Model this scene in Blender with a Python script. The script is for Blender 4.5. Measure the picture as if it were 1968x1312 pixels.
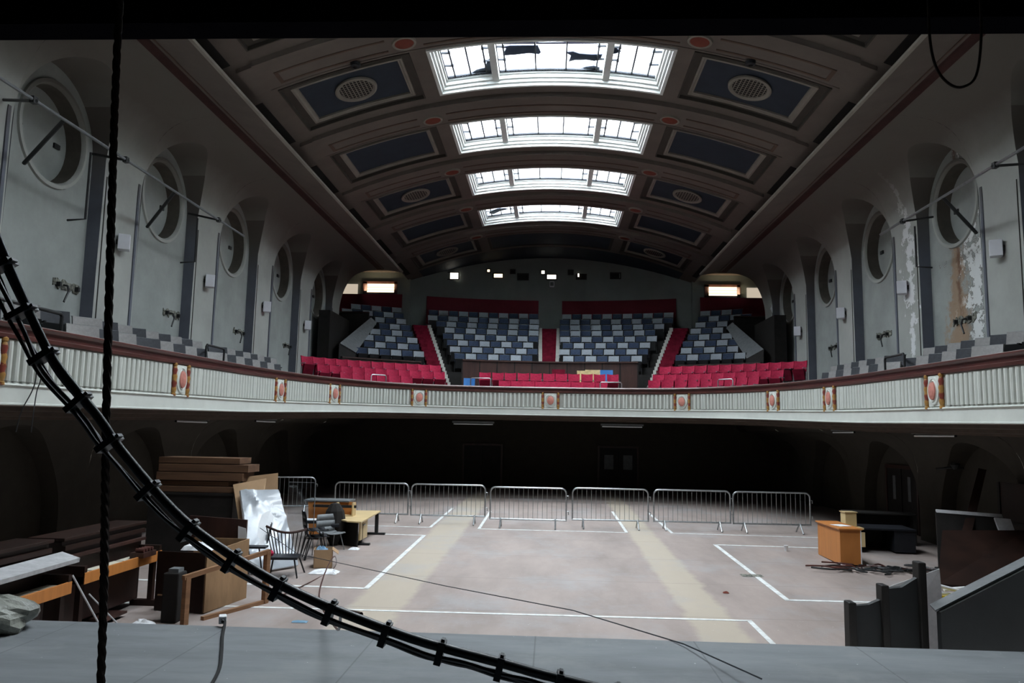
import bpy, bmesh, math, random
from mathutils import Vector, Matrix
random.seed(7)
S = bpy.context.scene
for o in list(bpy.data.objects): bpy.data.objects.remove(o)
COL = S.collection
PI = math.pi

# ------------------------------------------------------------ camera
F = 1500.0
yc = Vector((73.0, 179.0, F)).normalized()
R_ = math.radians(.75)
xc = Vector((math.cos(R_), math.sin(R_), 0)); xc.z = -(xc.x*yc.x+xc.y*yc.y)/yc.z; xc.normalize()
zc = xc.cross(yc)
M = Matrix((xc, yc, zc))                       # rows: world axes seen by the camera
right, down, fwd = M.col[0], M.col[1], M.col[2]
cd = bpy.data.cameras.new('camera'); cam = bpy.data.objects.new('camera', cd); COL.objects.link(cam)
cam.matrix_world = Matrix((
    (right.x, -down.x, -fwd.x, 0.1), (right.y, -down.y, -fwd.y, 0.0), (right.z, -down.z, -fwd.z, 2.7), (0, 0, 0, 1)))
cd.sensor_width = 36; cd.lens = F/1968*36; cd.clip_start = .05; cd.clip_end = 300
S.camera = cam

# ------------------------------------------------------------ light: overcast sky through the roof lights
w = bpy.data.worlds.new('overcast'); S.world = w; w.use_nodes = True
bg = w.node_tree.nodes['Background']; bg.inputs[0].default_value = (.92, .965, 1.0, 1); bg.inputs[1].default_value = 38.0
S.view_settings.view_transform = 'Standard'; S.view_settings.look = 'None'; S.view_settings.gamma = 1
S.view_settings.use_curve_mapping = False; S.view_settings.exposure = 0.0

CA, CC = -0.0307, 11.79
def zv(x): return CC + CA*x*x                   # vault over the hall
RIBS = [7.76, 12.09, 16.42, 20.75, 25.08, 29.41, 33.74]
SKY = [(r+.70, r+3.05) for r in RIBS[:6]]
for a, b in SKY:
    l = bpy.data.lights.new('sky_portal', 'AREA'); l.shape = 'RECTANGLE'; l.size = 5.6; l.size_y = b-a+.1
    l.cycles.is_portal = True
    o = bpy.data.objects.new('sky_portal', l); COL.objects.link(o); o.location = (0, (a+b)/2, 12.5)

# ------------------------------------------------------------ materials
def lin(c):
    return tuple(((v/255)/12.92 if v/255 <= .04045 else ((v/255+.055)/1.055)**2.4) for v in c)
def mat(name, col, rough=.8, metal=0, var=.15, scale=3.0, bump=0, spec=.3, col2=None, detail=5, stretch=None):
    m = bpy.data.materials.new(name); m.use_nodes = True; nt = m.node_tree; N = nt.nodes; L = nt.links
    p = N['Principled BSDF']; p.inputs['Roughness'].default_value = rough; p.inputs['Metallic'].default_value = metal
    p.inputs['Specular IOR Level'].default_value = spec
    tc = N.new('ShaderNodeTexCoord'); no = N.new('ShaderNodeTexNoise'); no.inputs['Scale'].default_value = scale
    no.inputs['Detail'].default_value = detail; no.inputs['Roughness'].default_value = .65
    src = tc.outputs['Object']
    if stretch:
        mp = N.new('ShaderNodeMapping'); mp.inputs['Scale'].default_value = stretch; L.new(src, mp.inputs[0]); src = mp.outputs[0]
    L.new(src, no.inputs['Vector'])
    mx = N.new('ShaderNodeMix'); mx.data_type = 'RGBA'
    c2 = col2 if col2 else tuple(v*(1-var*1.6) for v in col)
    c1 = tuple(min(1, v*(1+var*.6)) for v in col) if not col2 else col
    mx.inputs[6].default_value = (*c2, 1); mx.inputs[7].default_value = (*c1, 1)
    rp = N.new('ShaderNodeValToRGB'); rp.color_ramp.elements[0].position = .32; rp.color_ramp.elements[1].position = .68
    L.new(no.outputs[0], rp.inputs[0]); L.new(rp.outputs[0], mx.inputs[0]); L.new(mx.outputs[2], p.inputs['Base Color'])
    if bump:
        bp = N.new('ShaderNodeBump'); bp.inputs['Strength'].default_value = bump; bp.inputs['Distance'].default_value = .02
        n2 = N.new('ShaderNodeTexNoise'); n2.inputs['Scale'].default_value = scale*8; n2.inputs['Detail'].default_value = 4
        L.new(src, n2.inputs['Vector']); L.new(n2.outputs[0], bp.inputs['Height']); L.new(bp.outputs[0], p.inputs['Normal'])
    m['mx'] = 1
    return m
def emit(name, col, s):
    m = bpy.data.materials.new(name); m.use_nodes = True; nt = m.node_tree; nt.nodes.clear()
    e = nt.nodes.new('ShaderNodeEmission'); e.inputs[0].default_value = (*col, 1); e.inputs[1].default_value = s
    o = nt.nodes.new('ShaderNodeOutputMaterial'); nt.links.new(e.outputs[0], o.inputs[0]); return m
def math_node(nt, op, a, b=None, c=None):
    n = nt.nodes.new('ShaderNodeMath'); n.operation = op
    for i, v in enumerate((a, b, c)):
        if v is None: continue
        if isinstance(v, (int, float)): n.inputs[i].default_value = v
        else: nt.links.new(v, n.inputs[i])
    return n.outputs[0]
def overlay(m, mask, col):
    """put a colour over the material's own where mask is 1 (peeled paint, stains, worn bands, painted cove shade)"""
    nt = m.node_tree; p = nt.nodes['Principled BSDF']; src = p.inputs['Base Color'].links[0].from_socket
    mx = nt.nodes.new('ShaderNodeMix'); mx.data_type = 'RGBA'; mx.inputs[7].default_value = (*col, 1)
    nt.links.new(mask, mx.inputs[0]); nt.links.new(src, mx.inputs[6]); nt.links.new(mx.outputs[2], p.inputs['Base Color'])
def coords(m):
    nt = m.node_tree; tc = nt.nodes.new('ShaderNodeTexCoord'); s = nt.nodes.new('ShaderNodeSeparateXYZ')
    nt.links.new(tc.outputs['Object'], s.inputs[0]); return nt, tc.outputs['Object'], s.outputs[0], s.outputs[1], s.outputs[2]
def noise(nt, vec, scale, detail=6, sc=None):
    n = nt.nodes.new('ShaderNodeTexNoise'); n.inputs['Scale'].default_value = scale; n.inputs['Detail'].default_value = detail
    n.inputs['Roughness'].default_value = .7
    if sc:
        mp = nt.nodes.new('ShaderNodeMapping'); mp.inputs['Scale'].default_value = sc; nt.links.new(vec, mp.inputs[0]); vec = mp.outputs[0]
    nt.links.new(vec, n.inputs['Vector']); return n.outputs[0]
def ramp(nt, v, a, b):
    n = nt.nodes.new('ShaderNodeMapRange'); n.inputs[1].default_value = a; n.inputs[2].default_value = b
    nt.links.new(v, n.inputs[0]); return n.outputs[0]

PLASTER = (.365, .375, .35)
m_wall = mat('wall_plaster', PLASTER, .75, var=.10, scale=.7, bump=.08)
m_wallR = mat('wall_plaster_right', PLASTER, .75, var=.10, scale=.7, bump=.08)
m_niche = mat('niche_plaster', (.31, .33, .315), .75, var=.12, scale=.9, bump=.08)
m_nicheD = mat('niche_plaster_damaged', (.31, .33, .315), .8, var=.12, scale=.9, bump=.3)
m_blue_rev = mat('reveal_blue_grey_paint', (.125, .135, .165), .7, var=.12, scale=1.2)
m_phshade = mat('porthole_recess_shade', (.10, .09, .075), .8)  # recess shade painted into the portholes' inner cylinder
m_ceil = mat('ceiling_paint', (.135, .112, .098), .8, var=.10, scale=1.0, bump=.05)
m_cream = mat('cream_moulding', (.22, .20, .17), .7, var=.10, scale=2)
m_white = mat('white_frame_paint', (.68, .70, .68), .6, var=.06, scale=3)
m_coffer = mat('coffer_taupe', (.055, .048, .041), .8, var=.1, scale=2)
m_bluep = mat('blue_panel_paint', (.022, .032, .047), .7, var=.12, scale=1.5)
m_redd = mat('terracotta_disc', (.16, .034, .02), .7, var=.1, scale=6)
m_groove = mat('brown_groove_paint', (.10, .065, .05), .8)
m_black = mat('vent_black', (.015, .013, .012), .9)
m_stripe = mat('maroon_stripe_paint', (.05, .018, .015), .8, var=.2, scale=2)
m_fascia = mat('balcony_front_paint', (.56, .58, .54), .55, var=.06, scale=1.5, bump=.04, spec=.4)
m_fluteshade = mat('painted_flute_shade', (.30, .30, .27), .7)  # shade of the gaps between flutes, put into the colour
m_railsheen = mat('rail_top_sheen_and_dust', (.30, .23, .21), .45, var=.2, scale=3, spec=.6)  # pale colour holds the roof lights' sheen as well as dust
m_rail = mat('mahogany_handrail', (.075, .022, .018), .32, var=.3, scale=5, spec=.6, stretch=(1, .2, 1))
m_brown = mat('brown_soffit_paint', (.08, .058, .045), .8)
m_boss = mat('salmon_boss', (.50, .20, .16), .6, var=.15, scale=9)
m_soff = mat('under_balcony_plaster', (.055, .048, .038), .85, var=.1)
m_dark = mat('dark_paint', (.03, .028, .026), .85)
m_wood_dk = mat('dark_stained_wood', (.05, .02, .015), .45, var=.35, scale=3, stretch=(1, 1, .25), spec=.5)
m_wood_vdk = mat('near_black_wood', (.013, .011, .010), .6, var=.3, scale=4)
m_reddado = mat('crimson_dado_paint', (.13, .008, .018), .75, var=.12, scale=1.5)
m_carpet = mat('crimson_carpet', (.16, .012, .028), .95, var=.25, scale=4, spec=.05)
m_step = mat('worn_white_nosing', (.50, .50, .46), .7, var=.15, scale=3)
m_redseat = mat('crimson_moquette', (.36, .013, .05), .8, var=.2, scale=12, spec=.2)
m_grey = mat('pale_grey_upholstery', (.30, .33, .36), .85, var=.12, scale=20, spec=.2)
m_navy = mat('navy_upholstery', (.038, .055, .095), .85, var=.2, scale=20, spec=.2)
m_grey2 = mat('grey_side_upholstery', (.30, .29, .285), .8, var=.12, scale=14)
m_char = mat('charcoal_side_upholstery', (.055, .058, .066), .8, var=.15, scale=14)
m_metal = mat('galvanised_steel', (.40, .42, .43), .35, metal=.9, var=.15, scale=20)
m_blackm = mat('black_painted_steel', (.02, .021, .022), .45, var=.1)
m_cable = mat('dusty_black_cable', (.024, .032, .040), .4, var=.35, scale=14, spec=.6)
m_rope = mat('old_dark_rope', (.03, .022, .018), .95, var=.3, scale=40)
m_orange = mat('beech_veneer_orange', (.50, .19, .05), .45, var=.10, scale=2, stretch=(1, 6, .5))
m_pale = mat('pale_beech_veneer', (.60, .45, .24), .45, var=.08, scale=2)
m_ply = mat('raw_plywood', (.33, .20, .105), .8, var=.2, scale=3, stretch=(1, 1, .3))
m_timber = mat('sawn_timber', (.26, .135, .07), .75, var=.2, scale=4, stretch=(.3, .3, 3))
m_card = mat('brown_cardboard', (.36, .23, .13), .85, var=.08)
m_wrap = mat('white_polythene_wrap', (.42, .45, .49), .25, var=.10, scale=4, spec=.7)
m_paper = mat('white_paper', (.75, .76, .78), .8, var=.04)
m_plasb = mat('black_plastic', (.012, .013, .017), .45, var=.2, scale=10, spec=.3)
m_timber_shade = mat('shaded_timber', (.12, .062, .034), .8, var=.25, scale=3, stretch=(.3, 1, 3))  # darkened copy of the timber, painting the shadow over the stack
m_brownblk = mat('brown_black_board', (.020, .008, .005), .5, var=.3, scale=3)
m_plasg = mat('grey_plastic', (.15, .16, .165), .5, var=.15, scale=8)
m_yellow = mat('yellow_plastic', (.62, .48, .02), .4, var=.1)
m_bluepl = mat('blue_plastic', (.05, .20, .50), .4, var=.1)
m_bag = mat('dusty_polythene_bag', (.30, .31, .27), .4, var=.3, scale=5, bump=.3)
m_boxw = mat('white_speaker_cabinet', (.72, .73, .78), .5, var=.04)
m_piano = mat('old_mahogany_piano', (.022, .009, .006), .5, var=.35, scale=3, spec=.3, stretch=(1, .3, 1))
m_keyw = mat('ivory', (.7, .66, .55), .4, var=.05)
m_dust = mat('dusty_grey_board', (.45, .45, .46), .8, var=.15, scale=6)
m_stepp = mat('dark_grey_painted_board', (.021, .023, .024), .5, var=.2, scale=2)
m_drape = mat('black_serge', (.004, .004, .006), 1, spec=.02)
m_lead = mat('lead_came', (.03, .035, .045), .6)
m_felt = mat('roofing_felt', (.05, .06, .09), .9)
m_warm = emit('lit_lobby_pane', (1.0, .80, .52), 2.2)
m_warm2 = emit('dim_lobby_pane', (1.0, .85, .66), .55)
m_coolp = emit('lit_box_pane', (1.0, .93, .78), 3.0)

# glass: clear with a little milky dirt
m_glass = bpy.data.materials.new('dirty_clear_glass'); m_glass.use_nodes = True; nt = m_glass.node_tree; nt.nodes.clear()
t = nt.nodes.new('ShaderNodeBsdfTransparent'); t.inputs[0].default_value = (.93, .96, .98, 1)
g = nt.nodes.new('ShaderNodeBsdfGlossy'); g.inputs['Roughness'].default_value = .1
mx = nt.nodes.new('ShaderNodeMixShader'); mx.inputs[0].default_value = .04
o_ = nt.nodes.new('ShaderNodeOutputMaterial'); nt.links.new(t.outputs[0], mx.inputs[1]); nt.links.new(g.outputs[0], mx.inputs[2]); nt.links.new(mx.outputs[0], o_.inputs[0])

# hall floor: reddish boards worn grey, two paler bands where aisle carpet lay
m_floor = mat('worn_hall_boards', (.30, .245, .222), .62, var=.16, scale=1.1, bump=.05, spec=.35, stretch=(1, .35, 1))
nt, vec, X, Y, Z = coords(m_floor)
n1 = noise(nt, vec, 2.2)
for cx, hw in ((-2.45, .42), (2.45, .33)):
    d = math_node(nt, 'ABSOLUTE', math_node(nt, 'SUBTRACT', X, cx))
    d = math_node(nt, 'SUBTRACT', d, math_node(nt, 'MULTIPLY', n1, .35))
    overlay(m_floor, math_node(nt, 'MULTIPLY', ramp(nt, d, hw-.12, hw-.24), .75), (.40, .345, .27))
n2 = noise(nt, vec, .55); overlay(m_floor, math_node(nt, 'MULTIPLY', ramp(nt, n2, .50, .66), .5), (.30, .30, .31))
n3 = noise(nt, vec, 28, 2); overlay(m_floor, ramp(nt, n3, .735, .76), (.55, .53, .50))
fx = math_node(nt, 'FRACT', math_node(nt, 'MULTIPLY', Y, .42)); overlay(m_floor, math_node(nt, 'MULTIPLY', ramp(nt, fx, .012, .004), .5), (.12, .09, .08))
# stage floor
m_stage = mat('dusty_stage_boards', (.20, .215, .228), .7, var=.18, scale=1.3, bump=.1, stretch=(.4, 1.6, 1))
nt, vec, X, Y, Z = coords(m_stage)
n3 = noise(nt, vec, 22, 2); overlay(m_stage, ramp(nt, n3, .74, .765), (.5, .52, .55))
n4 = noise(nt, vec, 1.1); overlay(m_stage, math_node(nt, 'MULTIPLY', ramp(nt, n4, .5, .68), .5), (.26, .27, .27))
fx = math_node(nt, 'FRACT', math_node(nt, 'MULTIPLY', X, .8)); overlay(m_stage, math_node(nt, 'MULTIPLY', ramp(nt, fx, .012, .005), .45), (.06, .06, .07))
# damaged right niche: peeled paint + rust run
nt, vec, X, Y, Z = coords(m_nicheD)
big = noise(nt, vec, 1.6, 8); fine = noise(nt, vec, 5, 6)
pm = math_node(nt, 'ADD', math_node(nt, 'MULTIPLY', big, .6), math_node(nt, 'MULTIPLY', fine, .4))
dy = math_node(nt, 'ABSOLUTE', math_node(nt, 'SUBTRACT', Y, 18.0))
pm2 = math_node(nt, 'SUBTRACT', pm, math_node(nt, 'MULTIPLY', dy, .10))
overlay(m_nicheD, ramp(nt, pm2, .462, .472), (.16, .155, .14))
overlay(m_nicheD, ramp(nt, pm2, .485, .492), (.66, .67, .66))
wob = math_node(nt, 'MULTIPLY', math_node(nt, 'SUBTRACT', noise(nt, vec, 1.1, 6), .5), 1.5)
wob2 = math_node(nt, 'MULTIPLY', math_node(nt, 'SUBTRACT', fine, .5), .9)
Yw = math_node(nt, 'ADD', Y, wob)
sw = math_node(nt, 'MULTIPLY', math_node(nt, 'SUBTRACT', 8.0, Z), .12)
rs = math_node(nt, 'ADD', math_node(nt, 'SUBTRACT', math_node(nt, 'ABSOLUTE', math_node(nt, 'SUBTRACT', Yw, 18.75)), math_node(nt, 'ADD', sw, .16)), wob2)
overlay(m_nicheD, math_node(nt, 'MULTIPLY', ramp(nt, rs, .05, -.16), .8), (.30, .19, .11))
rs2 = math_node(nt, 'ADD', math_node(nt, 'ABSOLUTE', math_node(nt, 'SUBTRACT', math_node(nt, 'ADD', Y, math_node(nt, 'MULTIPLY', wob, .3)), 18.65)), math_node(nt, 'MULTIPLY', wob2, .4))
overlay(m_nicheD, math_node(nt, 'MULTIPLY', math_node(nt, 'MULTIPLY', ramp(nt, rs2, .11, .02), ramp(nt, Z, 5.2, 6.2)), .75), (.13, .06, .035))
nt, vec, X, Y, Z = coords(m_wallR)
fine = noise(nt, vec, 3.2, 8)
d = math_node(nt, 'ADD', math_node(nt, 'MULTIPLY', math_node(nt, 'ABSOLUTE', math_node(nt, 'SUBTRACT', Y, 20.55)), .35), math_node(nt, 'MULTIPLY', math_node(nt, 'ABSOLUTE', math_node(nt, 'SUBTRACT', Z, 7.2)), .055))
overlay(m_wallR, ramp(nt, math_node(nt, 'SUBTRACT', fine, d), .40, .42), (.66, .67, .67))
d = math_node(nt, 'ADD', math_node(nt, 'MULTIPLY', math_node(nt, 'ABSOLUTE', math_node(nt, 'SUBTRACT', Y, 33.3)), .3), math_node(nt, 'MULTIPLY', math_node(nt, 'ABSOLUTE', math_node(nt, 'SUBTRACT', Z, 6.6)), .08))
overlay(m_wallR, ramp(nt, math_node(nt, 'SUBTRACT', fine, d), .40, .42), (.6, .64, .66))
# brown darkening painted over coves, arch soffits and reveals for the light's upward falloff
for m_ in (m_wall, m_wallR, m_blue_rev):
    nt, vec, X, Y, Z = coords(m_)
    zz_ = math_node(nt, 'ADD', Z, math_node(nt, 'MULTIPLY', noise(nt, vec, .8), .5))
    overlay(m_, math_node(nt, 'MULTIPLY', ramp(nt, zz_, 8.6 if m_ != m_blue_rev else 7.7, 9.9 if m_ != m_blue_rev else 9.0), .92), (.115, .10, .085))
# gilded spindle: gold and oxblood lozenges
m_gilt = mat('gold_and_oxblood_spindle', (.36, .19, .05), .4, var=.2, scale=12, spec=.5)
nt, vec, X, Y, Z = coords(m_gilt)
wv = math_node(nt, 'SINE', math_node(nt, 'ADD', math_node(nt, 'MULTIPLY', Z, 24), math_node(nt, 'MULTIPLY', noise(nt, vec, 9), 5)))
overlay(m_gilt, ramp(nt, wv, -.05, .15), (.17, .03, .02))

# ------------------------------------------------------------ mesh building helpers
class MB:
    def __init__(s): s.v = []; s.f = []
    def add(s, vs, fs):
        n = len(s.v); s.v += [tuple(v) for v in vs]; s.f += [tuple(i+n for i in f) for f in fs]; return s
    def quad(s, *p): return s.add(p, [tuple(range(len(p)))])
    def box(s, x0, x1, y0, y1, z0, z1, m=None):
        vs = [Vector((x, y, z)) for z in (z0, z1) for y in (y0, y1) for x in (x0, x1)]
        if m is not None: vs = [m @ v for v in vs]
        return s.add(vs, [(0, 2, 3, 1), (4, 5, 7, 6), (0, 1, 5, 4), (2, 6, 7, 3), (0, 4, 6, 2), (1, 3, 7, 5)])
    def slab(s, pts, th):
        p = [Vector(q) for q in pts]; n = (p[1]-p[0]).cross(p[2]-p[0]).normalized()*th; k = len(p)
        return s.add(p+[q+n for q in p], [tuple(range(k))[::-1], tuple(range(k, 2*k))]+[(i, (i+1) % k, (i+1) % k+k, i+k) for i in range(k)])
    def prism(s, poly, axis, a, b):
        """poly in the plane across axis, run from a to b"""
        def P(u, v, t): return {'x': (t, u, v), 'y': (u, t, v), 'z': (u, v, t)}[axis]
        k = len(poly)
        return s.add([P(u, v, a) for u, v in poly]+[P(u, v, b) for u, v in poly],
                     [tuple(range(k))[::-1], tuple(range(k, 2*k))]+[(i, (i+1) % k, (i+1) % k+k, i+k) for i in range(k)])
    def tube(s, pts, r, seg=8, rf=None, cap=True):
        pts = [Vector(p) for p in pts]; n = len(pts); up = Vector((0, 0, 1)); rings = []
        T = [(pts[min(i+1, n-1)]-pts[max(i-1, 0)]).normalized() for i in range(n)]
        a = T[0].cross(up) if abs(T[0].dot(up)) < .95 else T[0].cross(Vector((1, 0, 0))); a.normalize()
        base = len(s.v); vs = []
        for i in range(n):
            a = (a-T[i]*a.dot(T[i])).normalized(); b = T[i].cross(a); rr = rf(i/(n-1)) if rf else r
            for k in range(seg):
                t = 2*PI*k/seg; vs.append(pts[i]+(a*math.cos(t)+b*math.sin(t))*rr)
        fs = [(i*seg+k, i*seg+(k+1) % seg, (i+1)*seg+(k+1) % seg, (i+1)*seg+k) for i in range(n-1) for k in range(seg)]
        if cap: fs += [tuple(range(seg))[::-1], tuple(range((n-1)*seg, n*seg))]
        return s.add(vs, fs)
    def rod(s, a, b, r, seg=8): return s.tube([a, b], r, seg)
    def lathe(s, prof, c=(0, 0, 0), seg=20, m=None):
        vs = []; n = len(prof); c = Vector(c)
        for r, z in prof:
            for k in range(seg):
                v = Vector((r*math.cos(2*PI*k/seg), r*math.sin(2*PI*k/seg), z)); vs.append((m @ v if m is not None else v)+c)
        fs = [(i*seg+k, i*seg+(k+1) % seg, (i+1)*seg+(k+1) % seg, (i+1)*seg+k) for i in range(n-1) for k in range(seg)]
        return s.add(vs, fs+[tuple(range(seg))[::-1], tuple(range((n-1)*seg, n*seg))])
    def strip(s, A, B):
        n = len(A); return s.add(list(A)+list(B), [(i, i+1, n+i+1, n+i) for i in range(n-1)])
    def build(s, name, m, parent=None, smooth=False, merge=False, bevel=0, kind=None):
        me = bpy.data.meshes.new(name); me.from_pydata([tuple(v) for v in s.v], [], s.f)
        if merge:
            b = bmesh.new(); b.from_mesh(me); bmesh.ops.remove_doubles(b, verts=b.verts, dist=.0008)
            bmesh.ops.recalc_face_normals(b, faces=b.faces); b.to_mesh(me); b.free()
        me.materials.append(m)
        if smooth:
            for p in me.polygons: p.use_smooth = True
            try: me.set_sharp_from_angle(angle=math.radians(38))
            except Exception: pass
        me.update()
        o = bpy.data.objects.new(name, me); COL.objects.link(o)
        if parent is not None: o.parent = parent
        if bevel:
            bv = o.modifiers.new('bevel', 'BEVEL'); bv.width = bevel; bv.segments = 2; bv.limit_method = 'ANGLE'
        if kind: o['kind'] = kind
        return o
def fill(loops, z_of=None):
    """triangulate closed loops of 3-D points (outer + holes)"""
    b = bmesh.new(); E = []
    for lp in loops:
        vs = [b.verts.new(p) for p in lp]
        for i in range(len(vs)): E.append(b.edges.new((vs[i], vs[(i+1) % len(vs)])))
    bmesh.ops.triangle_fill(b, use_beauty=True, use_dissolve=False, edges=E)
    mb = MB(); b.verts.index_update(); mb.add([v.co.copy() for v in b.verts], [tuple(v.index for v in f.verts) for f in b.faces]); b.free(); return mb
def thing(name, label, cat, loc=(0, 0, 0), rz=0, group=None):
    o = bpy.data.objects.new(name, None); COL.objects.link(o); o.location = loc; o.rotation_euler = (0, 0, rz)
    o.empty_display_size = .1; o['label'] = label; o['category'] = cat
    if group: o['group'] = group
    return o
def tag(o, label, cat, group=None):
    o['label'] = label; o['category'] = cat
    if group: o['group'] = group
    return o
def struct(o): o['kind'] = 'structure'; return o
def dup(root, loc, rz, label=None, group=None, scale=None):
    r = root.copy(); COL.objects.link(r); r.location = loc; r.rotation_euler = (0, 0, rz)
    if label: r['label'] = label
    if group: r['group'] = group
    for ch in root.children:
        c = ch.copy(); COL.objects.link(c); c.parent = r
        for gch in ch.children:
            d = gch.copy(); COL.objects.link(d); d.parent = c
    return r
def inst(src, name, loc=(0, 0, 0), rot=(0, 0, 0), parent=None, scale=None):
    o = src.copy(); o.name = name; COL.objects.link(o); o.parent = parent; o.location = loc; o.rotation_euler = rot
    if scale: o.scale = scale
    return o
def smooth_path(P, n):
    P = [Vector(p) for p in P]; out = []
    for i in range(len(P)-1):
        p0 = P[max(i-1, 0)]; p1 = P[i]; p2 = P[i+1]; p3 = P[min(i+2, len(P)-1)]
        for k in range(n):
            t = k/n; out.append(.5*((2*p1)+(p2-p0)*t+(2*p0-5*p1+4*p2-p3)*t*t+(3*p1-p0-3*p2+p3)*t**3))
    out.append(P[-1]); return out
def fz(y): return .018*(min(y, 27)-6.5)         # raked hall floor
ORD = ['zeroth', 'first', 'second', 'third', 'fourth', 'fifth', 'sixth', 'seventh', 'eighth', 'ninth', 'tenth', 'eleventh', 'twelfth', 'thirteenth', 'fourteenth', 'fifteenth', 'sixteenth', 'seventeenth', 'eighteenth', 'nineteenth', 'twentieth', 'twenty-first', 'twenty-second', 'twenty-third', 'twenty-fourth', 'twenty-fifth']

# ============================================================ THE SETTING
W = 9.45
# ---- floors
f = MB()
f.strip([(-12.2, 6.5, fz(6.5)), (-12.2, 27, fz(27)), (-12.2, 41.5, fz(27))], [(12.2, 6.5, fz(6.5)), (12.2, 27, fz(27)), (12.2, 41.5, fz(27))])
floor = struct(f.build('floor', m_floor))
m_line = mat('white_line_tape', (.66, .67, .66), .7, var=.2, scale=8)
def line(pts, wd=.075):
    b = MB()
    for (x0, y0), (x1, y1) in zip(pts, pts[1:]):
        d = Vector((x1-x0, y1-y0, 0)).normalized()*wd/2; n = Vector((-d.y, d.x, 0))
        P = [Vector((x0, y0, 0))-d+n, Vector((x0, y0, 0))-d-n, Vector((x1, y1, 0))+d-n, Vector((x1, y1, 0))+d+n]
        if n.x < 0 or True:
            lo = [Vector((p.x, p.y, fz(p.y)+.001)) for p in P]; hi = [Vector((p.x, p.y, fz(p.y)+.005)) for p in P]
            b.add(lo+hi, [(4, 5, 6, 7), (0, 1, 5, 4), (1, 2, 6, 5), (2, 3, 7, 6), (3, 0, 4, 7)])
    return b.build('court_line', m_line, floor)
line([(-7.9, 13.35), (-2.9, 13.15), (-2.9, 19.15), (-5.6, 19.2)], .09)
line([(-8.0, 11.75), (-4.3, 11.69), (3.0, 11.78), (3.03, 6.6)])
line([(7.2, 18.75), (3.98, 18.85), (3.96, 13.2), (7.0, 13.25)], .09)
line([(-1.7, 24.4), (-1.7, 20.5), (2.09, 20.5), (2.09, 25.1)])
line([(3.2, 25.0), (3.26, 20.6), (7.4, 20.45)])
line([(-2.95, 25.0), (-2.97, 20.55), (-5.6, 20.6)])
# ---- stage
st = MB(); st.box(-9.3, 9.3, -5, 6.47, .9, 1.1)
stage = struct(st.build('floor_stage', m_stage))
MB().box(-9.3, 9.3, 6.38, 6.45, 0, .9).build('apron_face', m_wood_vdk, stage)
# stage house: black surround behind and beside the camera
sh = MB()
sh.box(-9.6, -9.3, -5, 5.6, 0, 10); sh.box(9.3, 9.6, -5, 5.6, 0, 10); sh.box(-9.6, 9.6, -5.3, -5, 0, 10); sh.box(-9.6, 9.6, -5.3, 5.6, 10, 10.2)
struct(sh.build('wall_stage', m_drape))
hd = MB(); hd.box(-9.6, 9.6, 5.38, 5.62, 5.70, 13.5)
header = struct(hd.build('wall_proscenium', m_drape))
pr = MB(); pr.box(-9.6, -5.6, 5.5, 5.95, 0, 5.6); pr.box(5.6, 9.6, 5.5, 5.95, 0, 5.6); pr.build('pier', m_wall, header)

# ---- vault with coffers
ceiling = None
xs = [0]
for v in (.36, .72, 1.08, 1.42, 1.8, 2.2, 2.55, 2.87, 3.29, 3.7, 4.2, 4.7, 5.2, 5.7, 6.34, 6.75, 7.08): xs.append(v)
xs = sorted(set([-v for v in xs]+xs))
ys = sorted(set([5.4]+[v for r in RIBS for v in (r-.72, r+.42, r+.67, r+.70, r+3.05, r+3.12)]+[39.0, 40.2, 41.6]))
ys = [y for y in ys if y >= 5.4]
def is_sky(x, y): return abs(x) < 2.87 and any(a < y < b for a, b in SKY)
def is_coffer(x, y): return 3.29 < abs(x) < 6.34 and any(r+.67 < y < r+3.12 for r in RIBS)
def is_rib(y): return any(r-.72 < y < r+.42 for r in RIBS)
def is_end(x, y): return abs(x) < 2.87 and RIBS[-1]+.70 < y < RIBS[-1]+3.05
c = MB()
for i in range(len(xs)-1):
    for j in range(len(ys)-1):
        xm, ym = (xs[i]+xs[i+1])/2, (ys[j]+ys[j+1])/2
        if is_sky(xm, ym) or is_coffer(xm, ym): continue
        d = .10 if is_rib(ym) and abs(xm) < 6.75 else 0
        x0, x1, y0, y1 = xs[i], xs[i+1], ys[j], ys[j+1]
        c.quad((x0, y0, zv(x0)-d), (x1, y0, zv(x1)-d), (x1, y1, zv(x1)-d), (x0, y1, zv(x0)-d))
        if d:
            if not is_rib(y0-.02): c.quad((x0, y0, zv(x0)), (x1, y0, zv(x1)), (x1, y0, zv(x1)-d), (x0, y0, zv(x0)-d))
            if not is_rib(y1+.02): c.quad((x0, y1, zv(x0)-d), (x1, y1, zv(x1)-d), (x1, y1, zv(x1)), (x0, y1, zv(x0)))
            if abs(abs(x0)-6.75) < .01 or abs(abs(x1)-6.75) < .01:
                xe = x0 if abs(abs(x0)-6.75) < .01 else x1
                c.quad((xe, y0, zv(xe)), (xe, y1, zv(xe)), (xe, y1, zv(xe)-d), (xe, y0, zv(xe)-d))
ceiling = struct(c.build('ceiling', m_ceil, smooth=True, merge=True))
def arc_xs(a, b, n): return [a+(b-a)*i/n for i in range(n+1)]
def arc_bar(mb, x0, x1, y0, y1, dz0, dz1, n=10):
    """bar that follows the vault between x0 and x1"""
    X = arc_xs(x0, x1, n)
    A = [(x, y0, zv(x)+dz0) for x in X]; B = [(x, y1, zv(x)+dz0) for x in X]; Cc = [(x, y1, zv(x)+dz1) for x in X]; D = [(x, y0, zv(x)+dz1) for x in X]
    mb.strip(A, B); mb.strip(B, Cc); mb.strip(Cc, D); mb.strip(D, A)
    mb.quad(A[0], D[0], Cc[0], B[0]); mb.quad(A[-1], B[-1], Cc[-1], D[-1])
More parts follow.
